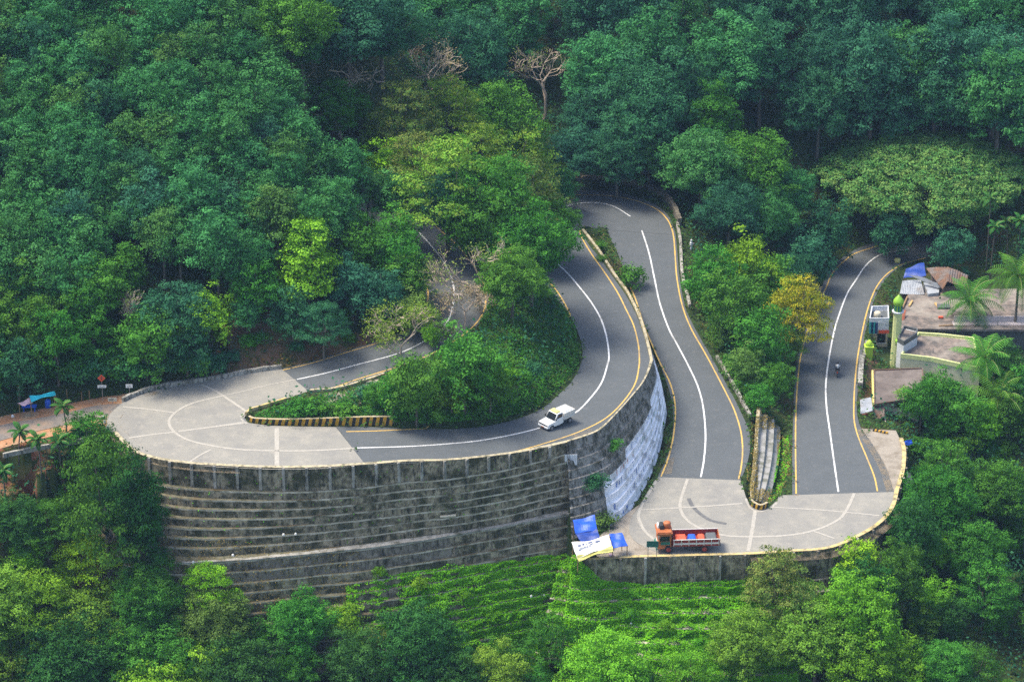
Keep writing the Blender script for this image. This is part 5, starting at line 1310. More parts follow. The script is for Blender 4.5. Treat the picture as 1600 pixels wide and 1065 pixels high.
# ---------------------------------------------------------------- white pickup
def heading(f, r):
    a, b = hit(*f), hit(*r); d = a-b; return a, b, math.atan2(d[1], d[0])
def wheel(parent, x, y, r, w, rim):
    mb = MB(); s = 1 if y > 0 else -1
    prof = [(r*.62,-w/2),(r*.95,-w/2),(r,-w*.3),(r,w*.3),(r*.95,w/2),(r*.62,w/2)]; k = 18
    V = [(q*math.cos(2*math.pi*i/k), h_, q*math.sin(2*math.pi*i/k)) for q,h_ in prof for i in range(k)]; n = len(prof)
    mb.add(V, [(i*k+j, i*k+(j+1)%k, (i+1)*k+(j+1)%k, (i+1)*k+j) for i in range(n-1) for j in range(k)]+[tuple(range(k-1,-1,-1)), tuple((n-1)*k+j for j in range(k))])
    t = mb.build('tyre', M['tyre'], None); COL.objects.unlink(t)
    wo = bpy.data.objects.new('wheel', t.data); bpy.data.objects.remove(t); link(wo, parent); wo.location = (x,y,r)
    m2 = MB(); V = [(q*math.cos(2*math.pi*i/12), s*(w/2+h_), q*math.sin(2*math.pi*i/12)) for q,h_ in ((r*.6,.0),(r*.58,.015),(r*.25,.005),(r*.2,.03)) for i in range(12)]
    m2.add(V, [(i*12+j, i*12+(j+1)%12, (i+1)*12+(j+1)%12, (i+1)*12+j) for i in range(3) for j in range(12)]+[tuple(36+j for j in range(12))])
    m2.build('rim', rim, wo); return wo
fw, rw, ang = heading((863.5,671),(889.5,662))
print('pickup wheelbase', np.linalg.norm(fw-rw), math.degrees(ang))
side = np.array([-math.sin(ang), math.cos(ang)]); 
if side[1] < 0: side = -side
cen_ = (fw+rw)/2; cx, cy = cen_[0]+side[0]*.72, cen_[1]+side[1]*.72
pk = empty('pickup_truck', (cx, cy, dropz(cx,cy)+.015), ang); tag(pk, 'white pickup with a covered load driving on the upper road', 'pickup')
mb = MB()
mb.prof([(-.35,.42),(-.35,1.05),(-.30,1.12),(.72,1.02),(.78,.98),(1.88,.88),(1.98,.80),(2.0,.42),(1.72,.36),(1.62,.58),(1.38,.66),(1.12,.58),(1.04,.36),(.2,.34)], -.76, .76)
mb.build('body', M['white_paint'], pk, bevel=.04)
mb = MB(); mb.prof([(-.34,1.06),(-.28,1.66),(-.2,1.72),(.42,1.70),(.52,1.64),(.92,1.02)], -.70, .70); mb.build('cab', M['white_paint'], pk, bevel=.04)
mb = MB(); mb.add([(.55,-.6,1.62),(.55,.6,1.62),(.95,.66,1.04),(.95,-.66,1.04)],[(0,1,2,3)]); mb.build('windscreen', M['dark_glass'], pk)
for s_ in (-1,1):
    mb = MB(); mb.add([(-.2,s_*.712,1.58),(.40,s_*.712,1.58),(.70,s_*.712,1.14),(-.2,s_*.712,1.14)],[(0,1,2,3)]); mb.build('side_window', M['dark_glass'], pk)
    mb = MB(); mb.box((.85,s_*.84,1.2),(.08,.16,.18)); mb.build('mirror', M['black_trim'], pk)
    mb = MB(); mb.lathe((0,0,0),[(.13,0),(.13,.03),(.06,.05)],12); o = mb.build('headlight', M['steel'], pk); o.location = (1.97,s_*.56,.72); o.rotation_euler = (0,math.pi/2,0)
mb = MB(); mb.box((1.99,0,.72),(.05,.8,.16)); mb.build('grille', M['black_trim'], pk)
mb = MB(); mb.box((2.03,0,.5),(.12,1.5,.16)); mb.build('bumper', M['white_paint'], pk, bevel=.02)
mb = MB(); mb.box((2.10,0,.48),(.02,.42,.12)); mb.build('number_plate', M['truck_orange'], pk)
mb = MB(); mb.box((.18,0,1.79),(.62,1.1,.12),taper=.85); mb.build('roof_board', M['banner_yellow'], pk, bevel=.02)
mb = MB()
for s_ in (-1,1): mb.box((-1.22,s_*.79,1.12),(1.62,.05,.75))
mb.box((-.43,0,1.12),(.05,1.55,.75)); mb.box((-2.03,0,1.12),(.05,1.55,.75)); mb.box((-1.22,0,.72),(1.62,1.55,.06)); mb.build('cargo_bed', M['truck_cream'], pk)
V = []; nu, nv = 12, 8
for i in range(nu+1):
    for j in range(nv+1):
        u, v = i/nu, j/nv; V.append((-2.0+1.55*u, -.77+1.54*v, 1.42+.32*math.sin(math.pi*u)**.7*math.sin(math.pi*v)**.6+.04*math.sin(i*2.1+j*1.3)))
mb = MB(); mb.add(V, [(i*(nv+1)+j,(i+1)*(nv+1)+j,(i+1)*(nv+1)+j+1,i*(nv+1)+j+1) for i in range(nu) for j in range(nv)]); mb.build('load_cover', M['white_plaster'], pk)
mb = MB(); mb.box((-.9,0,.5),(2.1,.8,.18)); mb.build('chassis', M['black_trim'], pk)
for x in (1.38,-1.35):
    for y in (-.66,.66): wheel(pk, x, y, .33, .2, M['steel'])
# ---------------------------------------------------------------- lorry
fw, rw, ang = heading((1045,864),(1102,862.5)); print('lorry wheelbase', np.linalg.norm(fw-rw), math.degrees(ang))
tr = empty('lorry', ((fw[0]+rw[0])/2-.0, (fw[1]+rw[1])/2+.95, dropz((fw[0]+rw[0])/2,(fw[1]+rw[1])/2+.95)+.02), ang); tag(tr, 'orange and maroon open lorry parked along the edge of the lower hairpin', 'lorry')
mb = MB(); mb.prof([(1.75,.6),(1.75,2.25),(3.0,2.25),(3.12,1.5),(3.2,1.4),(3.2,.55),(2.45,.55),(2.3,.95),(1.9,.95)], -1.0, 1.0); mb.build('cab', M['truck_orange'], tr, bevel=.04)
mb = MB(); mb.box((2.5,0,2.36),(1.7,2.15,.2)); mb.box((2.5,0,2.52),(1.5,2.0,.12)); mb.build('roof_visor', M['truck_orange'], tr, bevel=.02)
mb = MB(); mb.add([(3.02,-.85,2.15),(3.02,.85,2.15),(3.15,.85,1.5),(3.15,-.85,1.5)],[(0,1,2,3)]); mb.build('windscreen', M['dark_glass'], tr)
for s_ in (-1,1):
    mb = MB(); mb.add([(1.95,s_*1.012,2.1),(2.9,s_*1.012,2.1),(2.98,s_*1.012,1.5),(1.95,s_*1.012,1.5)],[(0,1,2,3)]); mb.build('side_window', M['dark_glass'], tr)
    mb = MB(); mb.box((2.4,s_*1.02,1.25),(1.0,.04,.35)); mb.build('door_panel', M['truck_green'], tr)
    mb = MB(); mb.box((3.0,s_*1.18,1.85),(.06,.22,.35)); mb.build('mirror', M['black_trim'], tr)
    mb = MB(); mb.lathe((0,0,0),[(.13,0),(.13,.04),(.05,.06)],12); o = mb.build('headlight', M['steel'], tr); o.location = (3.2,s_*.72,.95); o.rotation_euler = (0,math.pi/2,0)
mb = MB(); mb.box((3.22,0,.95),(.06,1.1,.4)); mb.build('grille', M['truck_cream'], tr)
mb = MB(); mb.box((3.32,0,.6),(.18,2.1,.22)); mb.build('bumper', M['truck_green'], tr, bevel=.02)
mb = MB(); mb.box((-.1,0,.68),(6.2,.85,.22)); mb.box((-.6,-.75,.6),(.8,.4,.35)); mb.box((-.6,.75,.6),(.8,.4,.35)); mb.build('chassis', M['black_trim'], tr)
mb = MB(); mb.box((-.9,0,.92),(5.0,2.2,.12)); mb.build('bed_floor', M['truck_maroon'], tr)
for s_ in (-1,1):
    sd_ = MB(); sd_.box((-.9,s_*1.1,1.32),(5.0,.06,.68)); so_ = sd_.build('side_panel', M['truck_maroon'], tr)
    mb = MB(); mb.box((-.9,s_*1.142,1.2),(4.9,.02,.2)); mb.build('white_band', M['truck_cream'], so_)
    mb = MB()
    for k in range(7): mb.box((-3.3+k*.8,s_*1.16,1.32),(.07,.03,.7))
    mb.box((-.9,s_*1.13,1.68),(5.0,.1,.06)); mb.build('side_rib', M['truck_cream'], so_)
mb = MB(); mb.box((1.58,0,1.5),(.06,2.2,1.05)); mb.build('headboard', M['truck_maroon'], tr)
mb = MB(); mb.box((-3.4,0,1.32),(.06,2.2,.68)); mb.build('tailboard', M['truck_orange'], tr)
mb = MB(); mb.box((-3.5,0,.75),(.1,1.8,.12)); mb.build('rear_bumper', M['black_trim'], tr)
for x in (2.05,-1.78):
    for y in (-.88,.88): wheel(tr, x, y, .44, .28 if x > 0 else .42, M['truck_maroon'])
def on_lorry(x, y, z): return tr.matrix_world @ Vector((x,y,z))
tm_ = Matrix.Translation(tr.location) @ Matrix.Rotation(ang,4,'Z')
def lorry_item(name, label, cat, x, y, z, mb, mat, **kw):
    p = tm_ @ Vector((x,y,z)); o = mb.build(name, mat, None, **kw); o.location = p; o.rotation_euler = (0,0,ang); return tag(o, label, cat)
lorry_item('drum', 'orange drum lying on the roof of the lorry cab', 'drum', 2.15,-.15,2.58, MB().lathe((0,0,0),[(.36,0),(.40,.05),(.40,.55),(.34,.62),(.1,.64)],16), M['truck_orange'], smooth=True)
lorry_item('bundle', 'dark bundle on the lorry cab roof beside the orange drum', 'bundle', 2.75,-.1,2.58, MB().box((0,0,.25),(.5,1.1,.5),taper=.8), M['black_trim'], bevel=.1)
lorry_item('sack', 'white sack at the front edge of the lorry cab roof', 'sack', 3.1,-.3,2.56, MB().box((0,0,.2),(.28,.8,.42),taper=.75), M['banner_white'], bevel=.08)
lorry_item('cloth_bundle', 'red cloth bundle in the lorry bed behind the cab', 'bundle', .7,.2,.98, MB().box((0,0,.28),(1.4,1.5,.62),taper=.8), M['red_cloth'], bevel=.12)
lorry_item('cloth_bundle', 'blue tarpaulin bundle in the middle of the lorry bed', 'bundle', -.5,.25,.98, MB().box((0,0,.32),(1.0,1.4,.66),taper=.75), M['tarp_blue'], bevel=.12)
lorry_item('cloth_bundle', 'red orange bundle behind the blue one in the lorry bed', 'bundle', -1.5,.1,.98, MB().box((0,0,.26),(.8,1.4,.55),taper=.8), M['red_cloth'], bevel=.1)
lorry_item('gravel_heap', 'dark load heaped at the tail of the lorry bed', 'load', -2.6,0,.98, MB().box((0,0,.25),(1.3,1.9,.5),taper=.8), M['dark_grey_and_shade'], bevel=.1)
# ---------------------------------------------------------------- motorcycle and rider (seen from behind)
rp = hit(1308,589); fp = hit(1309,574); ang = math.atan2(fp[1]-rp[1], fp[0]-rp[0])
mc = empty('motorcycle', (rp[0]+.6*math.cos(ang), rp[1]+.6*math.sin(ang), dropz(rp[0],rp[1])+.06), ang); tag(mc, 'dark motorcycle riding away up the lower road beside the white line', 'motorcycle')
for x in (.65,-.62):
    mb = MB(); k = 20; V = [((.30+q)*math.cos(2*math.pi*i/k), h_, (.30+q)*math.sin(2*math.pi*i/k)) for q,h_ in ((-.09,-.05),(0,-.05),(.02,0),(0,.05),(-.09,.05)) for i in range(k)]
    mb.add(V, [(i*k+j, i*k+(j+1)%k, ((i+1)%5)*k+(j+1)%k, ((i+1)%5)*k+j) for i in range(5) for j in range(k)])
    o = mb.build('wheel', M['tyre'], mc); o.location = (x,0,.31)
mb = MB(); mb.tube([(-.62,.08,.31),(-.1,.08,.35),(.2,0,.78),(.35,0,.85)], .035); mb.tube([(.65,.08,.31),(.38,.08,.95)], .03); mb.tube([(.65,-.08,.31),(.38,-.08,.95)], .03); mb.box((.05,0,.42),(.42,.26,.32)); mb.build('frame', M['steel'], mc)
mb = MB(); mb.box((.12,0,.76),(.46,.28,.2),taper=.7); mb.build('fuel_tank', M['black_trim'], mc, bevel=.05)
mb = MB(); mb.box((-.4,0,.76),(.75,.26,.1)); mb.build('seat', M['black_trim'], mc, bevel=.03)
mb = MB(); mb.tube([(.3,-.36,.98),(.38,-.2,1.0),(.38,.2,1.0),(.3,.36,.98)], .02); mb.build('handlebar', M['steel'], mc)
mb = MB(); mb.box((-.82,0,.62),(.05,.18,.12)); mb.build('tail_light', M['sign_red'], mc)
mb = MB(); mb.box((-.72,0,.52),(.3,.2,.05),ry=.5); mb.build('mudguard', M['black_trim'], mc)
def skin_person(name, J, E, Rd, mat, loc, rz, label, parts):
    me = bpy.data.meshes.new('body'); me.from_pydata(J, E, []); me.update(); me.materials.append(mat)
    o = bpy.data.objects.new(name, me); link(o); o.location = loc; o.rotation_euler = (0,0,rz)
    sk = o.modifiers.new('skin','SKIN'); me.skin_vertices[0].data[0].use_root = True
    for i, r in enumerate(Rd): me.skin_vertices[0].data[i].radius = (r, r)
    sb = o.modifiers.new('subsurf','SUBSURF'); sb.levels = 1; sb.render_levels = 2
    tag(o, label, 'person'); return o
J = [(-.25,0,.88),(-.22,0,1.1),(-.15,0,1.34),(-.12,0,1.46),(-.09,0,1.60),
     (-.16,.19,1.37),(.05,.27,1.14),(.27,.33,1.02), (-.16,-.19,1.37),(.05,-.27,1.14),(.27,-.33,1.02),
     (-.2,.12,.86),(.16,.2,.76),(-.02,.2,.42),(.12,.2,.36), (-.2,-.12,.86),(.16,-.2,.76),(-.02,-.2,.42),(.12,-.2,.36)]
E = [(0,1),(1,2),(2,3),(3,4),(2,5),(5,6),(6,7),(2,8),(8,9),(9,10),(0,11),(11,12),(12,13),(13,14),(0,15),(15,16),(16,17),(17,18)]
Rd = [.14,.14,.16,.06,.09,.07,.05,.035,.07,.05,.035,.1,.075,.05,.04,.1,.075,.05,.04]
rider = skin_person('person', J, E, Rd, M['trousers_dark'], mc.location, ang, 'person in a white shirt and dark helmet riding the motorcycle', None)
mb = MB(); mb.lathe((-.17,0,.98),[(.155,0),(.17,.1),(.19,.28),(.2,.38),(.12,.46),(.08,.49)],12); mb.tube([(-.15,.16,1.38),(-.05,.24,1.24),(.06,.28,1.13)],[.09,.075,.06],8); mb.tube([(-.15,-.16,1.38),(-.05,-.24,1.24),(.06,-.28,1.13)],[.09,.075,.06],8)
mb.build('shirt', M['shirt_white'], rider, smooth=True)
mb = MB(); mb.lathe((-.08,0,1.48),[(.08,0),(.125,.06),(.135,.14),(.11,.23),(.04,.27)],12); mb.build('helmet', M['black_trim'], rider, smooth=True)
# ---------------------------------------------------------------- signs
def sign(px, py_base, H, plates, label, name='road_sign', posts=1, rz=0, base=None):
    b = hitall(px, py_base)[0] if base is None else base
    s_ = wempty if False else empty; root = s_(name, b, rz); tag(root, label, 'sign')
    for k in range(posts):
        x = 0 if posts == 1 else (-.45 if k == 0 else .45)
        mb = MB(); mb.tube([(x,0,-.3),(x,0,H)], .035, 6); mb.build('post', M['steel'], root)
    for (nm, w_, h_, z, mat, marks, diamond) in plates:
        mb = MB(); mb.box((0,0,0),(w_,.03,h_)); o = mb.build(nm, mat, root, bevel=.01); o.location = (0,-.05,z)
        if diamond: o.rotation_euler = (0,math.pi/4,0)
        if marks:
            mb = MB()
            for (mx,mz,mw,mh) in marks: mb.box((mx,-.018,mz),(mw,.006,mh))
            mm = mb.build('marking', M['black_trim'], o)
            if diamond: mm.rotation_euler = (0,-math.pi/4,0)
    return root
sign(161,628,3.1,[('warning_plate',.62,.62,2.95,M['sign_red'],[(0,0,.08,.4),(.08,.1,.14,.07)],True),('name_plate',.95,.32,1.95,M['white_paint'],[(-.2,.05,.35,.04),(.2,.05,.25,.04),(0,-.06,.6,.04)],False)],'tall sign post with a red diamond plate over a small white plate')
sign(203,621,1.6,[('plate',.75,.42,1.45,M['white_paint'],[(0,.06,.5,.05),(0,-.07,.4,.05)],False)],'small white sign plate above the left end of the hairpin kerb')
sign(176,630,.55,[('board',.95,.45,.5,M['cream_plaster'],[(-.1,.02,.5,.1)],False)],'low whitish board standing on the ground at the side road mouth')
sign(588,664,.9,[('plate',.75,.5,.85,M['white_paint'],[(0,.08,.5,.05),(0,-.05,.55,.05)],False)],'small pale sign on the striped guard wall of the hairpin island')
sign(1019,871,2.0,[('board',1.25,.75,1.7,M['sign_green'],[],False)],'dark green board on two posts in front of the lorry','sign_board',posts=2)
q = place(1080,388,.2)
if q:
    st_ = empty('figure_post', q); tag(st_, 'small pale pinkish marker figure standing by the outer edge of the middle road', 'marker')
    MB().lathe((0,0,0),[(.16,0),(.14,.5),(.22,.7),(.2,1.0),(.1,1.1)],10).build('base', M['white_plaster'], st_); MB().box((.1,0,.85),(.5,.12,.18)).build('arm', M['pink_cloth'], st_); MB().lathe((0,0,1.12),[(.06,0),(.14,.1),(.13,.25),(.03,.33)],10).build('top', M['white_plaster'], st_)
b_ = T2[int(len(T2)*.02)] if True else None
pb = U(891,716,7.6)
bo = hitall(892,717)[0]; br = empty('notice_board', bo); tag(br, 'blank whitish notice panel hung high on the wall corner below the upper road', 'notice')
MB().box((0,-.12,0),(1.35,.05,1.25)).build('panel', M['white_plaster'], br); MB().box((0,-.09,0),(1.45,.04,1.35)).build('frame', M['steel'], br)
# ---------------------------------------------------------------- road workers' shack
sh = wempty('tarpaulin_shack', U(932,860,-.25)); tag(sh, 'roadside shack roofed with blue and white tarpaulins at the foot of the curved wall', 'shack')
sheet(quadpx([(895,812,2.3),(929,805,2.6),(933,827,1.9),(899,833,1.7)]), 'blue_tarpaulin', M['tarp_blue'], sh, wav=.14, seed=1)
sheet(quadpx([(899,833,1.72),(933,826,1.88),(938,843,1.5),(908,847,1.3)]), 'navy_tarpaulin', M['tarp_navy'], sh, wav=.1, seed=2)
sheet(quadpx([(952,834,2.0),(972,832,2.1),(981,852,1.4),(957,855,1.4)]), 'blue_tarpaulin', M['tarp_blue'], sh, wav=.1, seed=3)
bn = sheet(quadpx([(893,848,1.5),(951,836,2.3),(957,855,1.9),(902,871,.8)]), 'banner_sheet', M['banner_white'], sh, nu=14, wav=.18, seed=4)
sheet(quadpx([(901,868.5,.9),(957,853,1.95),(958,859,1.75),(904,876,.55)]), 'banner_edge', M['banner_yellow'], sh, nu=14, wav=.18, seed=4)
mb = MB()
for (u0,v0,u1,v1) in [(.12,.3,.2,.42),(.24,.28,.3,.40),(.33,.3,.36,.42),(.40,.26,.52,.36),(.2,.55,.5,.6),(.58,.3,.72,.38),(.1,.6,.15,.7)]:
    c = quadpx([(893,848,1.5),(951,836,2.3),(957,855,1.9),(902,871,.8)])
    P4 = [(c[0]*(1-u)+c[1]*u)*(1-v)+(c[3]*(1-u)+c[2]*u)*v+[0,-.1,.22] for u,v in ((u0,v0),(u1,v0),(u1,v1),(u0,v1))]
    mb.add(P4, [(0,1,2,3)])
mb.build('banner_marks', M['navy_poster'], sh)
for (a,b,z) in [(896,815,2.2),(930,808,2.5),(934,828,1.8),(953,837,2.0),(972,834,2.0),(980,852,1.3),(957,856,1.35),(903,870,.8),(895,850,1.4)]:
    p = U(a,b,z); MB().tube([(p[0],p[1],-1.0),(p[0],p[1],z)], .05, 5).build('pole', M['wood'], sh)
mb = MB(); a_, b_, c_, d_ = quadpx([(903,874,-.2),(955,862,-.2),(955,852,-.2),(903,862,-.2)])
mb.prism([a_,b_,c_,d_], -.4, .7); mb.build('rubble_base', M['wall'], sh)
for i,(a,b,mt,nm,lb) in enumerate([(955,868,'pink_cloth','cloth_rag','pink and white rag hanging by the shack'),(700,807,'cream_plaster','stone_slab','pale stone slab lying on a ledge of the terraced wall')]):
    r = hitall(a, b); p = r[0]; o = MB().box((0,0,.12),(1.7 if i else .5,.35,.22)).build(nm, M[mt], None, bevel=.05); o.location = p; o.rotation_euler = (0,0,.15); tag(o, lb, 'slab' if i else 'rag')
# ---------------------------------------------------------------- stall on the side road
stl = wempty('roadside_stall', U(55,632,10.4)); tag(stl, 'roadside stall under a bright cyan tarpaulin at the left edge', 'stall')
sheet(quadpx([(46,619,12.6),(85,611,12.9),(88,616,12.5),(49,627,12.2)]), 'cyan_tarpaulin', M['tarp_cyan'], stl, wav=.12, seed=7)
sheet(quadpx([(27,630,12.0),(46,622,12.4),(51,628,12.0),(38,634,11.8)]), 'pink_awning', M['pink_cloth'], stl, wav=.08, seed=8)
for (a,b,z) in [(48,626,12.2),(87,616,12.5),(47,620,12.5),(84,612,12.8),(30,631,11.9)]:
    p = U(a,b,z); MB().tube([(p[0],p[1],9.8),(p[0],p[1],z)], .04, 5).build('pole', M['wood'], stl)
p = U(46,638,10.6); mb = MB(); mb.box((p[0],p[1],10.9),(1.6,.7,.08)); mb.box((p[0]-.6,p[1],10.6),(.08,.6,.6)); mb.box((p[0]+.6,p[1],10.6),(.08,.6,.6)); mb.build('bench', M['tarp_blue'], stl)
p = U(75,633,10.6); o = MB().lathe((0,0,0),[(.3,0),(.33,.1),(.33,.8),(.28,.9),(.1,.92)],14).build('water_drum', M['tarp_blue'], None, smooth=True); o.location = (p[0],p[1],10.35); tag(o, 'blue plastic drum beside the roadside stall', 'drum')
for i,(a,b,s_) in enumerate([(20,651,.35),(162,653,.4),(163,660,.35),(168,668,.4),(172,675,.45),(104,628,.4)]):
    r = hitall(a,b); o = MB().box((0,0,.1),(s_,s_*.8,s_),taper=.7).build('white_stone', M['white_plaster'], None, bevel=.08); o.location = r[0]; o.rotation_euler = (0,0,i*.7)
    tag(o, 'white painted stone marking the edge of the side road', 'stone', 'white stones along the side road')
for i,(a,b) in enumerate([(140,624),(128,626),(105,622)]):
    r = hitall(a,b); o = MB().tube([(0,0,-.3),(0,0,1.1)], .05, 6).build('fence_post', M['wood'], None); o.location = r[0]; tag(o, 'thin wooden post behind the red verge of the side road', 'post', 'posts behind the side road verge')
# ---------------------------------------------------------------- buildings by the lower road
def pxprism(root, name, pts, z1, z0, mat):
    P = [tuple(U(a,b,z1)[:2]) for a,b in pts]; return MB().prism(P, z0, z1).build(name, mat, root)
def parapet(root, name, pts, z1, h_, t, mat):
    P = [np.array(U(a,b,z1)[:2]) for a,b in pts]; c = sum(P)/len(P); mb = MB(); n = len(P)
    Q = []
    for i in range(n):
        e1 = P[i]-P[i-1]; e2 = P[(i+1)%n]-P[i]; e1 = e1/np.linalg.norm(e1); e2 = e2/np.linalg.norm(e2)
        b = (-np.array([e1[1],-e1[0]])-np.array([e2[1],-e2[0]])); b = b/np.linalg.norm(b)
        if b@(c-P[i]) < 0: b = -b
        Q.append(P[i]+b*t*1.3)
    V = [(p[0],p[1],z) for p in P for z in (z1-.25,z1+h_)]+[(q[0],q[1],z) for q in Q for z in (z1-.25,z1+h_)]
    fs = []
    for i in range(n):
        j = (i+1)%n; a, b = 2*i, 2*j; A, B = 2*n+2*i, 2*n+2*j
        fs += [(a,b,b+1,a+1),(A,A+1,B+1,B),(a+1,b+1,B+1,A+1)]
    mb.add(V, fs); 
    return mb.build(name, mat, root)
# kiosk
k_ = wempty('roadside_kiosk', U(1374,540,-3.6)); tag(k_, 'small white two storey kiosk with posters and a sunken roof beside the minaret', 'kiosk')
KP = [(1361.5,484),(1388,483),(1389,503),(1358,503)]
pxprism(k_, 'lower_wall', [(1366,487),(1388,486),(1388.5,501),(1365,501)], -1.0, -4.6, M['cream_plaster'])
pxprism(k_, 'upper_band', KP, -.55, -1.75, M['white_plaster']); parapet(k_, 'parapet', KP, -.5, .55, .14, M['white_plaster'])
pxprism(k_, 'roof_floor', [(1363,486),(1386.5,485),(1387.5,501),(1360.5,501)], -.5, -.62, M['dark_grey_and_shade'])
p = U(1371,494,-.5); MB().lathe((p[0],p[1],-.5),[(.42,0),(.45,.1),(.45,.5),(.3,.62),(.1,.64)],16).build('water_tank', M['cream_plaster'], k_, smooth=True)
def frontpanel(root, name, px0, px1, pyt, pyb, yref, mat, off=.04):
    """upright panel facing the camera, at depth Y = yref"""
    def atY(px, py):
        d = ray(px,py); t = (yref-CAM[1])/d[1]; return CAM+d*t
    a, b = atY(px0,pyt), atY(px1,pyb); mb = MB(); mb.box(((a[0]+b[0])/2, yref-off, (a[2]+b[2])/2),(abs(b[0]-a[0]), .05, abs(a[2]-b[2]))); return mb.build(name, mat, root)
yk = U(1358,503,-.5)[1]
for (a0,a1,t,b,mt) in [(1358.5,1361.5,503,521,'teal_poster'),(1361.7,1364,503,520,'navy_poster'),(1364.2,1367.5,503,521,'teal_poster'),(1367.7,1371,504,521,'navy_poster'),(1373,1389,515.5,520.5,'sign_red')]:
    frontpanel(k_, 'poster', a0,a1,t,b,yk,M[mt])
yk2 = U(1366,501,-1.0)[1]; fr = frontpanel(k_, 'window', 1371,1383,521,535,yk2+.02,M['dark_glass']); frontpanel(k_, 'window_sill', 1370,1384,535,536.5,yk2+.0,M['white_plaster'],.08)
# minaret
mp = U(1397.5,577,-4.6); mi = empty('minaret', mp); tag(mi, 'pale yellow green minaret with a pointed green dome', 'minaret')
def tz_at(px, py, y):
    d = ray(px,py); t = (y-CAM[1])/d[1]; return (CAM+d*t)[2]-mp[2]
zs, zd, zt_ = tz_at(1397,488,mp[1]), tz_at(1397,474,mp[1]), tz_at(1397,459,mp[1]); print('minaret', zs, zd, zt_)
MB().lathe((0,0,0),[(.68,-.5),(.64,.3),(.56,zs*.5),(.53,zs)],10).build('shaft', M['lime_plaster'], mi)
MB().lathe((0,0,0),[(.53,zs),(.72,zs+.08),(.74,zs+.22),(.6,zs+.24)],16).build('balcony', M['white_plaster'], mi)
mb = MB(); mb.lathe((0,0,0),[(.5,zs+.2),(.5,zd-.1),(.62,zd-.05),(.62,zd+.05)],10)
mb.build('lantern', M['dome_green'], mi)
mb = MB()
for k in range(8): a = k*math.pi/4; mb.box((.51*math.cos(a),.51*math.sin(a),(zs+zd)/2+.05),(.06,.2,(zd-zs)*.6),rz=a)
mb.build('arched_openings', M['truck_green'], mi)
MB().lathe((0,0,zd+.03),[(.60,0),(.66,.15),(.62,.4),(.42,.72),(.18,.98),(.05,1.15)],20).build('dome', M['dome_green'], mi, smooth=True)
MB().tube([(0,0,zd+1.1),(0,0,zt_+.3)],[.05,.02],6).build('finial', M['lime_plaster'], mi)
# mosque
ms = wempty('mosque', U(1460,590,-4.6)); tag(ms, 'mosque building with a flat grey roof and yellow green bands behind the coconut palms', 'mosque')
MR = [(1407,556),(1420,540),(1434,522),(1470,524),(1522,530),(1531,578),(1511,574),(1455,562)]
pxprism(ms, 'wall', MR, -1.3, -5.0, M['pale_yellow_plaster']); pxprism(ms, 'roof', [(1409,554.5),(1421,540.5),(1435,524),(1470,526),(1520,532),(1528,575),(1511,571.5),(1455,560)], -1.2, -1.32, M['roof_concrete'])
parapet(ms, 'upper_band', MR, -1.25, .32, .2, M['lime_plaster'])
# lower canopy band
c0, c1 = U(1441,581,-3.6), U(1512,598,-3.6); d_ = c1-c0; n_ = np.array([d_[1],-d_[0],0])/np.hypot(d_[0],d_[1]); n_ = n_ if n_[1] < 0 else -n_
mb = MB(); mb.prism([c0[:2]+n_[:2]*.35, c1[:2]+n_[:2]*.35, c1[:2]-n_[:2]*1.0, c0[:2]-n_[:2]*1.0], -3.85, -3.6); mb.build('lower_band', M['lime_plaster'], ms)
sb_ = [(1402,531),(1412,512),(1434,517),(1433,524),(1412,537)]
pxprism(ms, 'stair_block', sb_, .1, -5.0, M['white_plaster']); pxprism(ms, 'stair_roof', [(1404,531),(1413,514),(1432,518.5),(1431.5,523),(1412,535)], .16, .08, M['roof_concrete']); parapet(ms, 'stair_parapet', sb_, .12, .35, .15, M['dark_grey_and_shade'])
pxprism(ms, 'ledge', [(1399,527),(1410,530),(1410,535),(1399,532)], -.2, -.5, M['dome_green'])
# long low building behind the mosque
lb_ = wempty('long_flat_building', U(1500,500,-4.8)); tag(lb_, 'long low building with a broad littered flat roof and a pale parapet', 'building')
LR = [(1409,512),(1412,478),(1420,462),(1505,454),(1600,452),(1640,452),(1632,513),(1490,512)]
pxprism(lb_, 'wall', [(a,b) for a,b in LR], -1.6, -5.2, M['dark_grey_and_shade']); pxprism(lb_, 'roof', [(1406,513),(1410,476),(1419,460),(1505,452),(1642,450),(1634,515),(1490,514)], -1.3, -1.58, M['roof_concrete'])  # dark wall colour stands in for the shade of the open undercroft
a_, b_ = U(1490,502,-1.3), U(1632,502,-1.3); mb = MB(); mb.box(((a_[0]+b_[0])/2, a_[1], -.95),(b_[0]-a_[0], .18, .75)); mb.build('parapet', M['pink_plaster'] if 'pink_plaster' in M else P_('pink_plaster', (.56,.48,.46), .8, var=.2), lb_)
mb = MB(); mb.box(((a_[0]+b_[0])/2, a_[1]-.5, -1.35),(b_[0]-a_[0]+.4, 1.1, .14)); mb.build('front_ledge', P_('pink_plaster2', (.56,.48,.46), .8, var=.2) if False else M['pink_plaster'], lb_)
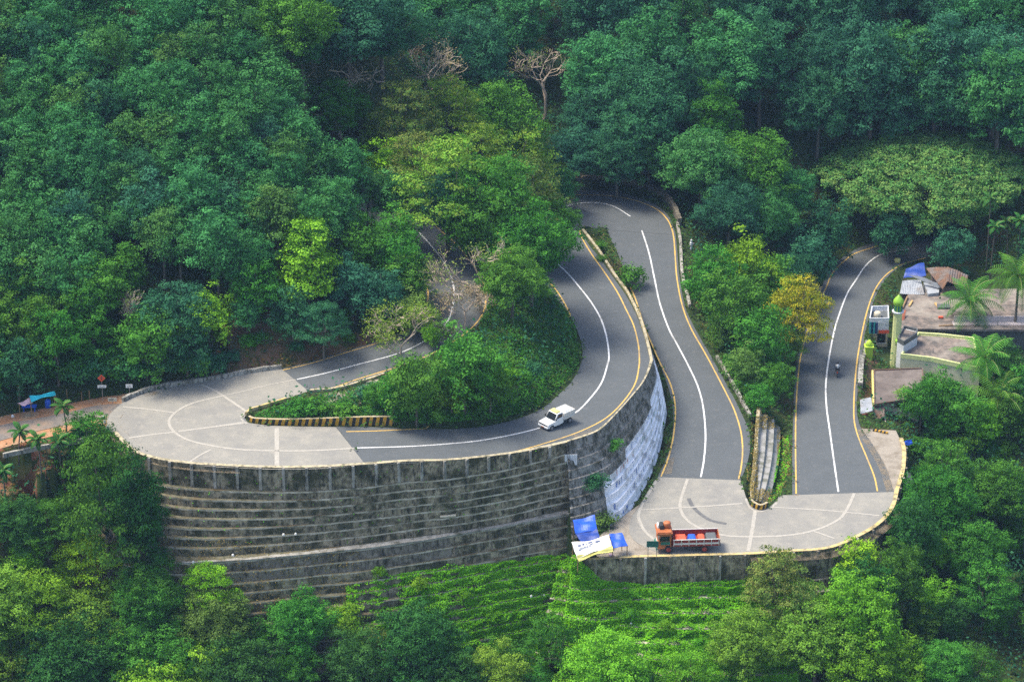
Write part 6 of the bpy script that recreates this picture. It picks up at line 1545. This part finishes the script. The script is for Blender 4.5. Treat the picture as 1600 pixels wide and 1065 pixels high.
for (a,b,w_,d_,h_,rz_,mt,nm,lb) in [(1464,477,.25,1.4,.2,.2,'bright_wood','plank','yellow plank lying on the long flat roof near its hatch'),(1423,474,.25,1.7,.2,-.35,'bright_wood','plank','yellow plank leaning at the left of the long flat roof'),(1414,473,.2,3.4,.3,-.3,'wood','roof_beam','dark sloping beam at the left rim of the long flat roof'),(1474,479,1.6,1.1,.25,0,'dark_grey_and_shade','roof_hatch','dark open hatch in the long flat roof'),(1470,496,.6,.3,.25,0,'red_cloth','red_cloth','red cloth dropped on the long flat roof'),(1478,518 if False else 508,1.8,.2,.12,.1,'wood','plank','weathered plank near the front of the long flat roof')]:
    p = U(a,b,-1.2); o = MB().box((0,0,h_/2),(w_,d_,h_)).build(nm, M[mt], None, bevel=.03); o.location = (p[0],p[1],-1.29); o.rotation_euler = (0,0,rz_); tag(o, lb, nm.split('_')[-1])
rt = wempty('tiled_lean_to', U(1411,500,-3)); tag(rt, 'narrow red tiled lean to roof right behind the minaret', 'roof')
sheet(quadpx([(1404,508,-1.6),(1409,485,-.6),(1416,484,-.6),(1411,509,-1.7)]), 'roof', M['red_tile'], rt, nu=8, wav=.03, ripple=.02); pxprism(rt, 'wall', [(1405,508),(1410,487),(1414,487),(1410,508)], -1.9, -5, M['cream_plaster'])
# metal roofed sheds
s1 = wempty('metal_roofed_shed', U(1425,450,-4.8)); tag(s1, 'shed with grey corrugated metal sheets nearest the lower road', 'shed')
sheet(quadpx([(1410,438,-.6),(1439,437,-.5),(1445,460,-1.2),(1406,459,-1.4)]), 'metal_roof', M['metal_sheet'], s1, nu=26, ripple=.035, wav=.05); pxprism(s1, 'wall', [(1412,442),(1436,441),(1442,459),(1409,458)], -1.7, -5.2, M['roof_dark'])
s2 = wempty('metal_roofed_shed', U(1455,447,-4.8)); tag(s2, 'small shed with a slanting pale tin roof between the grey sheets and the rusty roof', 'shed')
sheet(quadpx([(1421,429,.2),(1446,434,.1),(1472,446,-.4),(1466,450,-.7)]), 'tin_roof', M['metal_sheet'], s2, nu=18, ripple=.03, wav=.05)
pxprism(s2, 'wall', [(1443,441),(1468,447),(1467,457),(1450,459)], -.9, -5.2, M['metal_sheet'])
s3 = wempty('rusty_roofed_house', U(1485,440,-4.8)); tag(s3, 'house with a rusty brown gabled roof at the edge of the dark forest', 'house')
sheet(quadpx([(1447,418,.2),(1483,417,1.0),(1480,440,.9),(1473,452,-.1)]), 'roof_slope', M['rust'], s3, nu=16, ripple=.03); sheet(quadpx([(1483,417,1.0),(1513,430,0),(1509,448,-.2),(1480,440,.9)]), 'roof_slope', M['rust'], s3, nu=16, ripple=.03)
pxprism(s3, 'wall', [(1455,422),(1505,428),(1504,446),(1474,448)], -.3, -5.2, M['roof_dark'])
s4 = wempty('tarpaulin_lean_to', U(1428,425,-4.9)); tag(s4, 'lean to covered with a deep blue tarpaulin beside the shaded lower road', 'shelter')
sheet(quadpx([(1416,419,-1.6),(1444,410,-1.2),(1447,431,-1.4),(1411,434,-2.2)]), 'tarpaulin', M['tarp_navy'], s4, wav=.15, seed=12)
for (a,b,z) in [(1416,420,-1.7),(1444,411,-1.3),(1446,430,-1.5),(1412,433,-2.2)]: p = U(a,b,z); MB().tube([(p[0],p[1],-5.3),(p[0],p[1],z)], .05, 5).build('pole', M['wood'], s4)
# brown flat roof in front
s5 = wempty('brown_roofed_house', U(1403,620,-4.5)); tag(s5, 'house with a stained brown flat roof in front of the mosque', 'house')
BR = [(1365,578),(1442,575),(1444,620),(1366,632)]
pxprism(s5, 'wall', [(1367,579),(1440,576.5),(1442,618),(1368,630)], -1.8, -5.5, M['cream_plaster']); pxprism(s5, 'roof', BR, -1.55, -1.78, M['roof_dark']); parapet(s5, 'roof_rim', BR, -1.5, .1, .12, M['rust'])
pxprism(s5, 'side_wall', [(1362,578),(1364.5,578),(1366,632),(1364,632)], -1.9, -5, M['banner_yellow'])
# grey lidded hut and others
s6 = wempty('low_hut', U(1354,645,-3)); tag(s6, 'tiny low hut with a grey slab roof and orange brick front at the road edge', 'hut')
pxprism(s6, 'wall', [(1345.5,630),(1362,626),(1364,642),(1346,648)], -1.6, -4, M['red_tile']); sheet(quadpx([(1344,624,-1.2),(1361,620,-1.2),(1364,641,-1.5),(1344.5,646,-1.5)]), 'roof', M['metal_sheet'], s6, wav=.04, thick=.1)
s7 = wempty('cream_yard_wall', U(1405,648,-4)); tag(s7, 'ruined cream coloured yard wall below the brown flat roof', 'wall')
pxprism(s7, 'wall', [(1383,634),(1436,634),(1436,638),(1383,638)], -2.6, -6.5, M['cream_plaster']); pxprism(s7, 'floor', [(1383,640),(1432,640),(1425,652),(1384,654)], -3.9, -4.4, M['gravel']); pxprism(s7, 'side_wall', [(1382,634),(1384.5,634),(1384.5,662),(1382,662)], -3.0, -6.5, M['cream_plaster'])
s8 = wempty('dark_lean_to', U(1375,652,-3.2)); tag(s8, 'dark patched lean to roof between the tiny hut and the cream yard wall', 'shelter')
sheet(quadpx([(1365,634,-1.9),(1382,632,-1.9),(1382,652,-2.6),(1362,655,-2.6)]), 'roof', M['rust'], s8, wav=.08); pxprism(s8, 'wall', [(1365,640),(1380,638),(1381,652),(1363,655)], -2.9, -4.5, M['roof_dark'])
s9 = wempty('striped_barrier', U(1376,676,-1.6)); tag(s9, 'short yellow and black striped barrier block beside the gravel lay by', 'barrier')
a_, b_ = U(1364,674,-1.4), U(1387,679,-1.4); d_ = (b_-a_)/8
for k in range(8):
    c = a_+d_*(k+.5); MB().box((c[0],c[1],-1.35),(np.linalg.norm(d_)*.99,.3,.55),rz=math.atan2(d_[1],d_[0])).build('stripe_block', M['kerb_yellow' if k%2 else 'kerb_black'], s9)
lp = empty('lime_pillar', U(1357,556,-2.6)); tag(lp, 'small stacked lime green gate pillar beside the lower road', 'pillar')
MB().box((0,0,.5),(.9,.9,1.4)).build('base', M['lime_leafpaint'], lp, bevel=.03); MB().box((0,0,1.35),(1.15,1.15,.25)).build('cornice', M['lime_leafpaint'], lp, bevel=.05); MB().lathe((0,0,1.48),[(.42,0),(.45,.2),(.3,.5),(.1,.7)],12).build('dome', M['lime_leafpaint'], lp, smooth=True)
r = hitall(1402,410); o = MB().box((0,0,.3),(.75,.6,.6)).build('milestone', M['banner_yellow'], None, bevel=.15); o.location = r[0]; tag(o, 'pale yellowish milestone at the shaded far edge of the lower road', 'milestone')
bt = wempty('blue_tarpaulin', U(1420,692,-3)); tag(bt, 'scrap of bright blue tarpaulin among the trees below the gravel lay by', 'tarpaulin')
sheet(quadpx([(1413,688,-1.2),(1424,687,-1.2),(1426,693,-1.6),(1414,695,-1.6)]), 'sheet', M['tarp_blue'], bt, wav=.1)
# utility posts
for (a,b,H,lb) in [(1455,590,4.0,'thin grey pole standing before the yellow banded mosque wall'),(1556,545,4.0,'thin grey pole in front of the long pale parapet')]:
    p = U(a,b,-4.6); o = MB().tube([(0,0,-.3),(0,0,H)], .05, 6).build('pole', M['steel'], None); o.location = p; tag(o, lb, 'pole')
for i,(a,b) in enumerate([(364,868),(302,879),(458,940),(830,932),(850,931),(986,975),(728,1045),(443,836),(462,835)]):
    r = hitall(a,b)
    if r is None: continue
    o = MB().box((0,0,.12),(.32,.28,.26),taper=.6).build('litter_bag', M['banner_white'], None, bevel=.07); o.location = r[0]; tag(o, 'small piece of white litter caught on the ledges', 'litter', 'white litter on the wall ledges')
# ---------------------------------------------------------------- light
SUN_EL, SUN_AZ = R(62), R(-75)     # azimuth measured from +Y (away from the camera) towards +X
w = bpy.data.worlds.new('World'); SC.world = w; w.use_nodes = True
N = w.node_tree.nodes; L = w.node_tree.links; N.clear()
sky = N.new('ShaderNodeTexSky'); sky.sky_type = 'NISHITA'; sky.sun_disc = False; sky.sun_elevation = SUN_EL; sky.sun_rotation = SUN_AZ
sky.air_density = 1.0; sky.dust_density = 3.0; sky.ozone_density = 1.0
bg = N.new('ShaderNodeBackground'); bg.inputs[1].default_value = .15; o = N.new('ShaderNodeOutputWorld')
L.new(sky.outputs[0], bg.inputs[0]); L.new(bg.outputs[0], o.inputs[0])
sd = bpy.data.lights.new('sun', 'SUN'); sd.energy = 2.3; sd.angle = R(18); sd.color = (1, .93, .80)
so = bpy.data.objects.new('sun', sd); link(so)
dirv = Vector((math.sin(SUN_AZ)*math.cos(SUN_EL), math.cos(SUN_AZ)*math.cos(SUN_EL), math.sin(SUN_EL)))
so.rotation_euler = dirv.to_track_quat('Z','Y').to_euler(); so.location = dirv*200
SC.view_settings.view_transform = 'Standard'; SC.view_settings.look = 'None'; SC.view_settings.exposure = 1.1; SC.view_settings.gamma = 1
SC.cycles.max_bounces = 6; SC.cycles.diffuse_bounces = 3; SC.cycles.transmission_bounces = 3; SC.cycles.transparent_max_bounces = 4

# ---------------------------------------------------------------- haze: one closed box of air round camera and scene
hm = bpy.data.materials.new('haze_air'); hm.use_nodes = True; N = hm.node_tree.nodes; L = hm.node_tree.links; N.clear()
pv = N.new('ShaderNodeVolumePrincipled'); pv.inputs['Color'].default_value = (.42,.64,1.0,1); pv.inputs['Density'].default_value = .00010; pv.inputs['Anisotropy'].default_value = .2
ho = N.new('ShaderNodeOutputMaterial'); L.new(pv.outputs[0], ho.inputs['Volume'])
hz = MB().box((0, 420, 46),(1840,1700,238)).build('haze', hm); tag(hz, 'thin bluish haze in the valley air', 'haze', kind='stuff')
SC.cycles.volume_bounces = 0
SC.cycles.use_denoising = False
